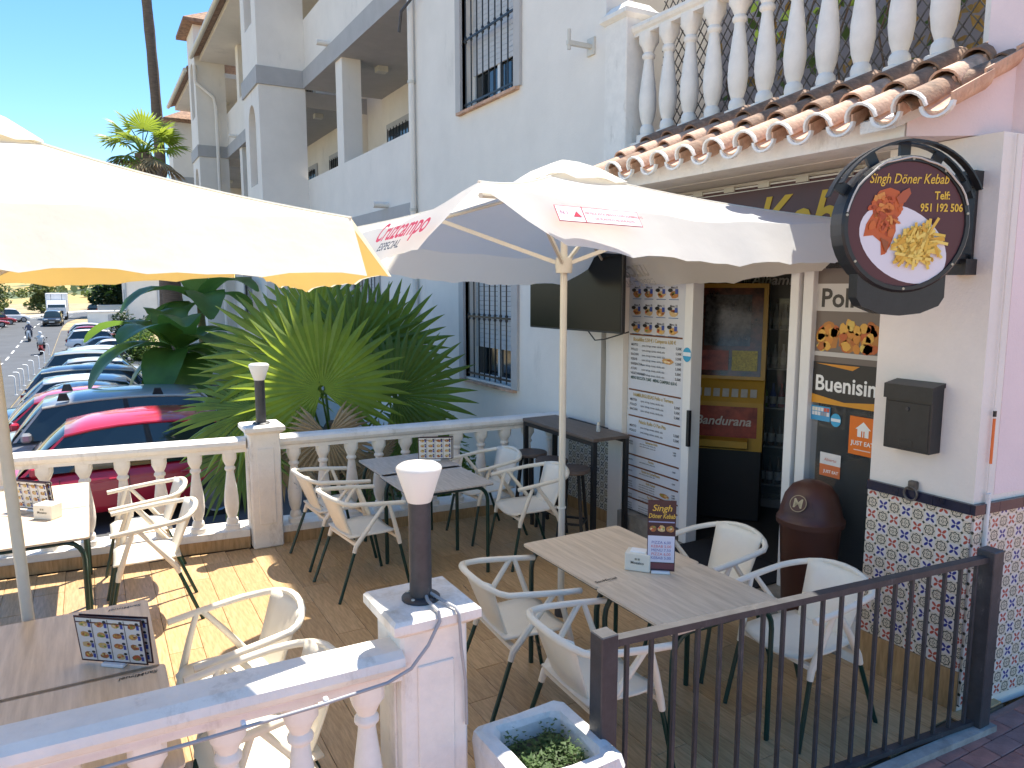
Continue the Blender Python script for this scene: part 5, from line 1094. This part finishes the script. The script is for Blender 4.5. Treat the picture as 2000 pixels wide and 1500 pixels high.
for x, y, k, m, lab in ((-10.6, 88, 'hatch', PSI, 'silver car across the road beside the pink wall'), (-10.3, 92.5, 'hatch', PW, 'white hatchback across the road between silver and red cars'), (-9.9, 97, 'sedan', PRD, 'red saloon across the road next to white hatchback'), (-9.4, 101.5, 'hatch', PRD, 'second red car across the road beside a white estate'), (-8.6, 106, 'suv', PW, 'white estate across the road close to the lorry')): car(lab, x + bend(y) * .4, y, R(20), k, m, G2_, False)
car('dark grey car driving toward the terrace in front of the lorry', -3.6, 98.5, R(-92), 'suv', PBK, 'cars on the road', False); car('black car parked at the road bend beyond the lorry', 1.2, 136, R(70), 'suv', PBK, 'cars on the road', False); car('white car at the far end of the road', 5.4, 160, R(-105), 'hatch', PW, 'cars on the road', False)
# lorry
t = thing('lorry', 'white box lorry on the road behind the dark car', 'lorry', (-3.6, 113, zg(113)), R(-90)); LWH = mat('lorry_white', (.74, .74, .74), .5, .03)
b = B(); b.cbox(-5.2, .3, -1.2, 1.2, .95, 3.4, .03); bx = b.build('cargo_box', LWH, t); b = B(); b.prism([(.45, .5), (.45, 2.5), (1.3, 2.5), (1.95, 1.6), (2.05, .5)], 'y', -1.05, 1.05); cb = b.build('cab', LWH, t)
b = B(); b.loft([[(1.33, y, 2.42), (1.96, y, 1.62)] for y in (-.95, .95)], False); b.build('windscreen', CG, cb); b = B(); b.box(-5.1, 1.5, -.4, .4, .6, .9); b.build('chassis', TRIM, t)
b = B(); b.box(2.03, 2.09, -.7, .7, .75, 1.2); b.build('grille', TRIM, cb)
for s in (-1, 1):
    b = B(); b.cbox(1.99, 2.09, s * .85 - .14, s * .85 + .14, .75, .95, .02); b.build('headlight', LAMPW, cb)
    for x in (1.3, -3.6): b = B(); b.cyl((x, s * .8, .45), (x, s * 1.1, .45), .45, 18); b.build('wheel', TYRE, t)
for y in (-.6, .6): b = B(); b.box(.302, .312, y - .02, y + .02, 1.0, 3.3); b.build('box_seam', TRIM, bx)
# scooters with riders
def scooter(x, y, rz, pm, shirt, label, plabel, name='scooter'):
    z = zg(y); t = thing('scooter', label, 'scooter', (x, y, z), rz)
    for xx in (-.6, .62):
        b = B(); b.tube([(xx + .2 * math.cos(k * math.pi / 8), 0, .24 + .2 * math.sin(k * math.pi / 8)) for k in range(17)], .055, 8); wh = b.build('wheel', TYRE, t); b = B(); b.cyl((xx, -.03, .24), (xx, .03, .24), .13, 12); b.build('rim', RIM, wh)
    b = B(); b.loft([[(xx, -w, z0), (xx, -w * .8, z1), (xx, w * .8, z1), (xx, w, z0)] for xx, w, z0, z1 in ((-.9, .06, .55, .70), (-.7, .16, .42, .74), (-.2, .17, .30, .72), (-.1, .15, .22, .34), (.3, .15, .22, .32), (.42, .2, .25, .6), (.5, .17, .4, .95), (.55, .08, .5, 1.0))], True, True, True); b.build('body', pm, t)
    b = B(); b.cbox(-.78, -.05, -.14, .14, .74, .82, .03); b.build('seat', TRIM, t); b = B(); b.tube([(.42, -.34, 1.05), (.48, -.1, 1.02), (.5, 0, .98), (.48, .1, 1.02), (.42, .34, 1.05)], .018, 6); b.tube([(.62, 0, .25), (.5, 0, .98)], .03, 6); b.build('handlebar', TRIM, t)
    b = B(); b.lathe([(.08, 0), (.07, .03)], (0, 0, 0), 10); b.build('headlight', LAMPW, t, xf=Matrix.Translation((.58, 0, .82)) @ Matrix.Rotation(R(90), 4, 'Y')); b = B(); b.cbox(-.95, -.90, -.07, .07, .60, .68, .01); b.build('tail_light', LAMPR, t)
    for s in (-1, 1): b = B(); b.tube([(.43, s * .28, 1.04), (.42, s * .34, 1.2)], .01, 5); b.cbox(.40, .43, s * .36 - .06, s * .36 + .06, 1.18, 1.26, .01); b.build('mirror', TRIM, t)
    pr = thing('person', plabel, 'person', (x, y, z), rz)
    me = bpy.data.meshes.new('body'); J = dict(pel=(-.3, 0, .88), sp=(-.28, 0, 1.10), ch=(-.22, 0, 1.32), nk=(-.20, 0, 1.45), hd=(-.17, 0, 1.56), ht=(-.16, 0, 1.66))
    vs = [J['pel'], J['sp'], J['ch'], J['nk'], J['hd'], J['ht']]; rs = [.15, .14, .16, .06, .10, .085]; es = [(0, 1), (1, 2), (2, 3), (3, 4), (4, 5)]
    for s in (-1, 1):
        k = len(vs); vs += [(-.21, s * .19, 1.36), (-.08, s * .27, 1.12), (.18, s * .27, 1.06), (.38, s * .27, 1.06)]; rs += [.07, .05, .042, .04]; es += [(2, k), (k, k + 1), (k + 1, k + 2), (k + 2, k + 3)]
        k = len(vs); vs += [(-.22, s * .11, .86), (.18, s * .2, .80), (.16, s * .18, .38), (.30, s * .18, .34)]; rs += [.10, .08, .055, .045]; es += [(0, k), (k, k + 1), (k + 1, k + 2), (k + 2, k + 3)]
    me.from_pydata(vs, es, []); ob = link(bpy.data.objects.new('body', me)); ob.parent = pr; sk = ob.modifiers.new('skin', 'SKIN'); sk.use_smooth_shade = True
    for v, r in zip(me.skin_vertices[0].data, rs): v.radius = (r, r)
    me.skin_vertices[0].data[0].use_root = True; ob.modifiers.new('smooth', 'SUBSURF').levels = 1; me.materials.append(shirt)
    b = B(); b.lathe([(.0, .16), (.07, .15), (.115, .10), (.13, .03), (.128, -.06), (.10, -.08)], (-.165, 0, 1.60), 14, cap=False); b.build('helmet', mat('helmet_pale', (.6, .6, .6), .3, .05), pr)
    for s in (-1, 1): b = B(); b.tube([(-.26, s * .12, .90), (.18, s * .2, .83), (.16, s * .18, .42)], [.12, .095, .075], 8); b.build('trousers', mat('dark_trousers', (.03, .035, .05), .9, .1), pr)
scooter(-3.35, 66.5, R(88), PRD, mat('pale_shirt', (.6, .58, .56), .9, .1), 'red scooter ridden away along the road', 'person in pale shirt and helmet riding the red scooter')
scooter(-4.75, 78, R(-92), PW, mat('dark_shirt', (.10, .10, .14), .9, .1), 'white scooter coming toward the terrace along the road', 'person in dark top and helmet riding the white scooter')
# bollards, street bits and the house
bo = None
for i, y in enumerate((36.5, 38.7, 41, 44, 48, 53, 59, 66)):
    if bo is None:
        bo = thing('hooked_bollard', 'white hooked metal bollard between the road and the parked row', 'bollard', (-2.85, y, zg(y)), 0, 'bollards along the parking edge'); b = B(); b.tube([(0, 0, 0), (0, 0, .72), (-.03, 0, .78), (-.1, 0, .8), (-.22, 0, .8)], .026, 8); b.build('post', LWH, bo); b = B(); b.lathe([(.07, 0), (.07, .02)], n=12); b.build('foot', LWH, bo)
    else: dup(bo, (-2.85, y, zg(y)), 0)
t = thing('street_sign', 'small dark street sign on a post beside the pink wall', 'sign', (-9.2, 88.5, zg(88.5))); b = B(); b.cyl((0, 0, 0), (0, 0, 2.9), .05, 8); b.build('post', CHAR, t); b = B(); b.cbox(-.5, .5, -.04, .04, 2.3, 2.95, .02); b.build('panel', CHAR, t); b = B(); b.box(-.42, .42, -.05, -.042, 2.42, 2.85); b.build('face', mat('sign_face', (.35, .36, .36), .5, .1), t)
t = thing('garden_wall', 'low pink garden wall beside the far pavement', 'wall', (-10, 84, zg(84))); b = B(); b.cbox(-11.5, -9.05, 84.0, 84.3, zg(84) - .2, zg(84) + 1.5, .02); b.build('wall', PINK, t, True); b = B(); b.cbox(-9.25, -8.95, 83.9, 84.35, zg(84) - .2, zg(84) + 1.7, .02); b.build('end_pillar', WHITE, t, True)
t = thing('utility_cabinet', 'white utility cabinet with grey doors at the end of the parked row', 'cabinet', (1.4, 81, zg(81))); z = zg(81); b = B(); b.cbox(-.2, 3.0, 80, 82, z - .2, z + 2.3, .03); b.build('case', WHITE, t, True); b = B(); b.cbox(-.3, 3.1, 79.9, 82.1, z + 2.3, z + 2.45, .02); b.build('roof', WHITE, t, True); b = B(); b.box(1.5, 2.8, 79.97, 79.995, z + .2, z + 2.1); b.build('door', GREY, t, True)
t = thing('boundary_wall', 'white boundary wall with beige coping behind the utility cabinet', 'wall', (3, 92, zg(92))); b = B(); b.cbox(.8, 5.5, 93, 93.3, -2.6, .2, .03); b.build('wall', WHITE, t, True); b = B(); b.cbox(.75, 5.55, 92.95, 93.35, .2, .32, .02); b.build('coping', WARMW, t, True)
t = thing('house', 'white two storey house with paired windows beyond the parked cars', 'house', (8, 86, zg(86))); b = B(); b.box(3.4, 14, 84, 96, -3, 6.2); b.build('wall', WHITE, t, True); b = B(); b.box(3.1, 14, 83.8, 96, 3.0, 3.3); b.build('ledge', WHITE, t, True); b = B(); b.box(3.0, 14.2, 83.7, 96.2, 6.2, 6.5); b.build('roof_edge', GREY, t, True)
for x in (6.1, 7.2):
    b = B(); b.box(x, x + .75, 83.94, 84.0, .2, 2.0); w = b.build('window', GREY, t, True); b = B(); b.box(x + .06, x + .69, 83.92, 83.94, .26, 1.94); b.build('shutter', BLIND, w, True)
for y in (86, 90): b = B(); b.box(3.34, 3.4, y, y + 1.0, .2, 2.0); b.build('window', GREY, t, True)
b = B(); b.cyl((3.3, 83.9, -2.5), (3.3, 83.9, 3), .06, 8); b.build('downpipe', GREY, t, True)
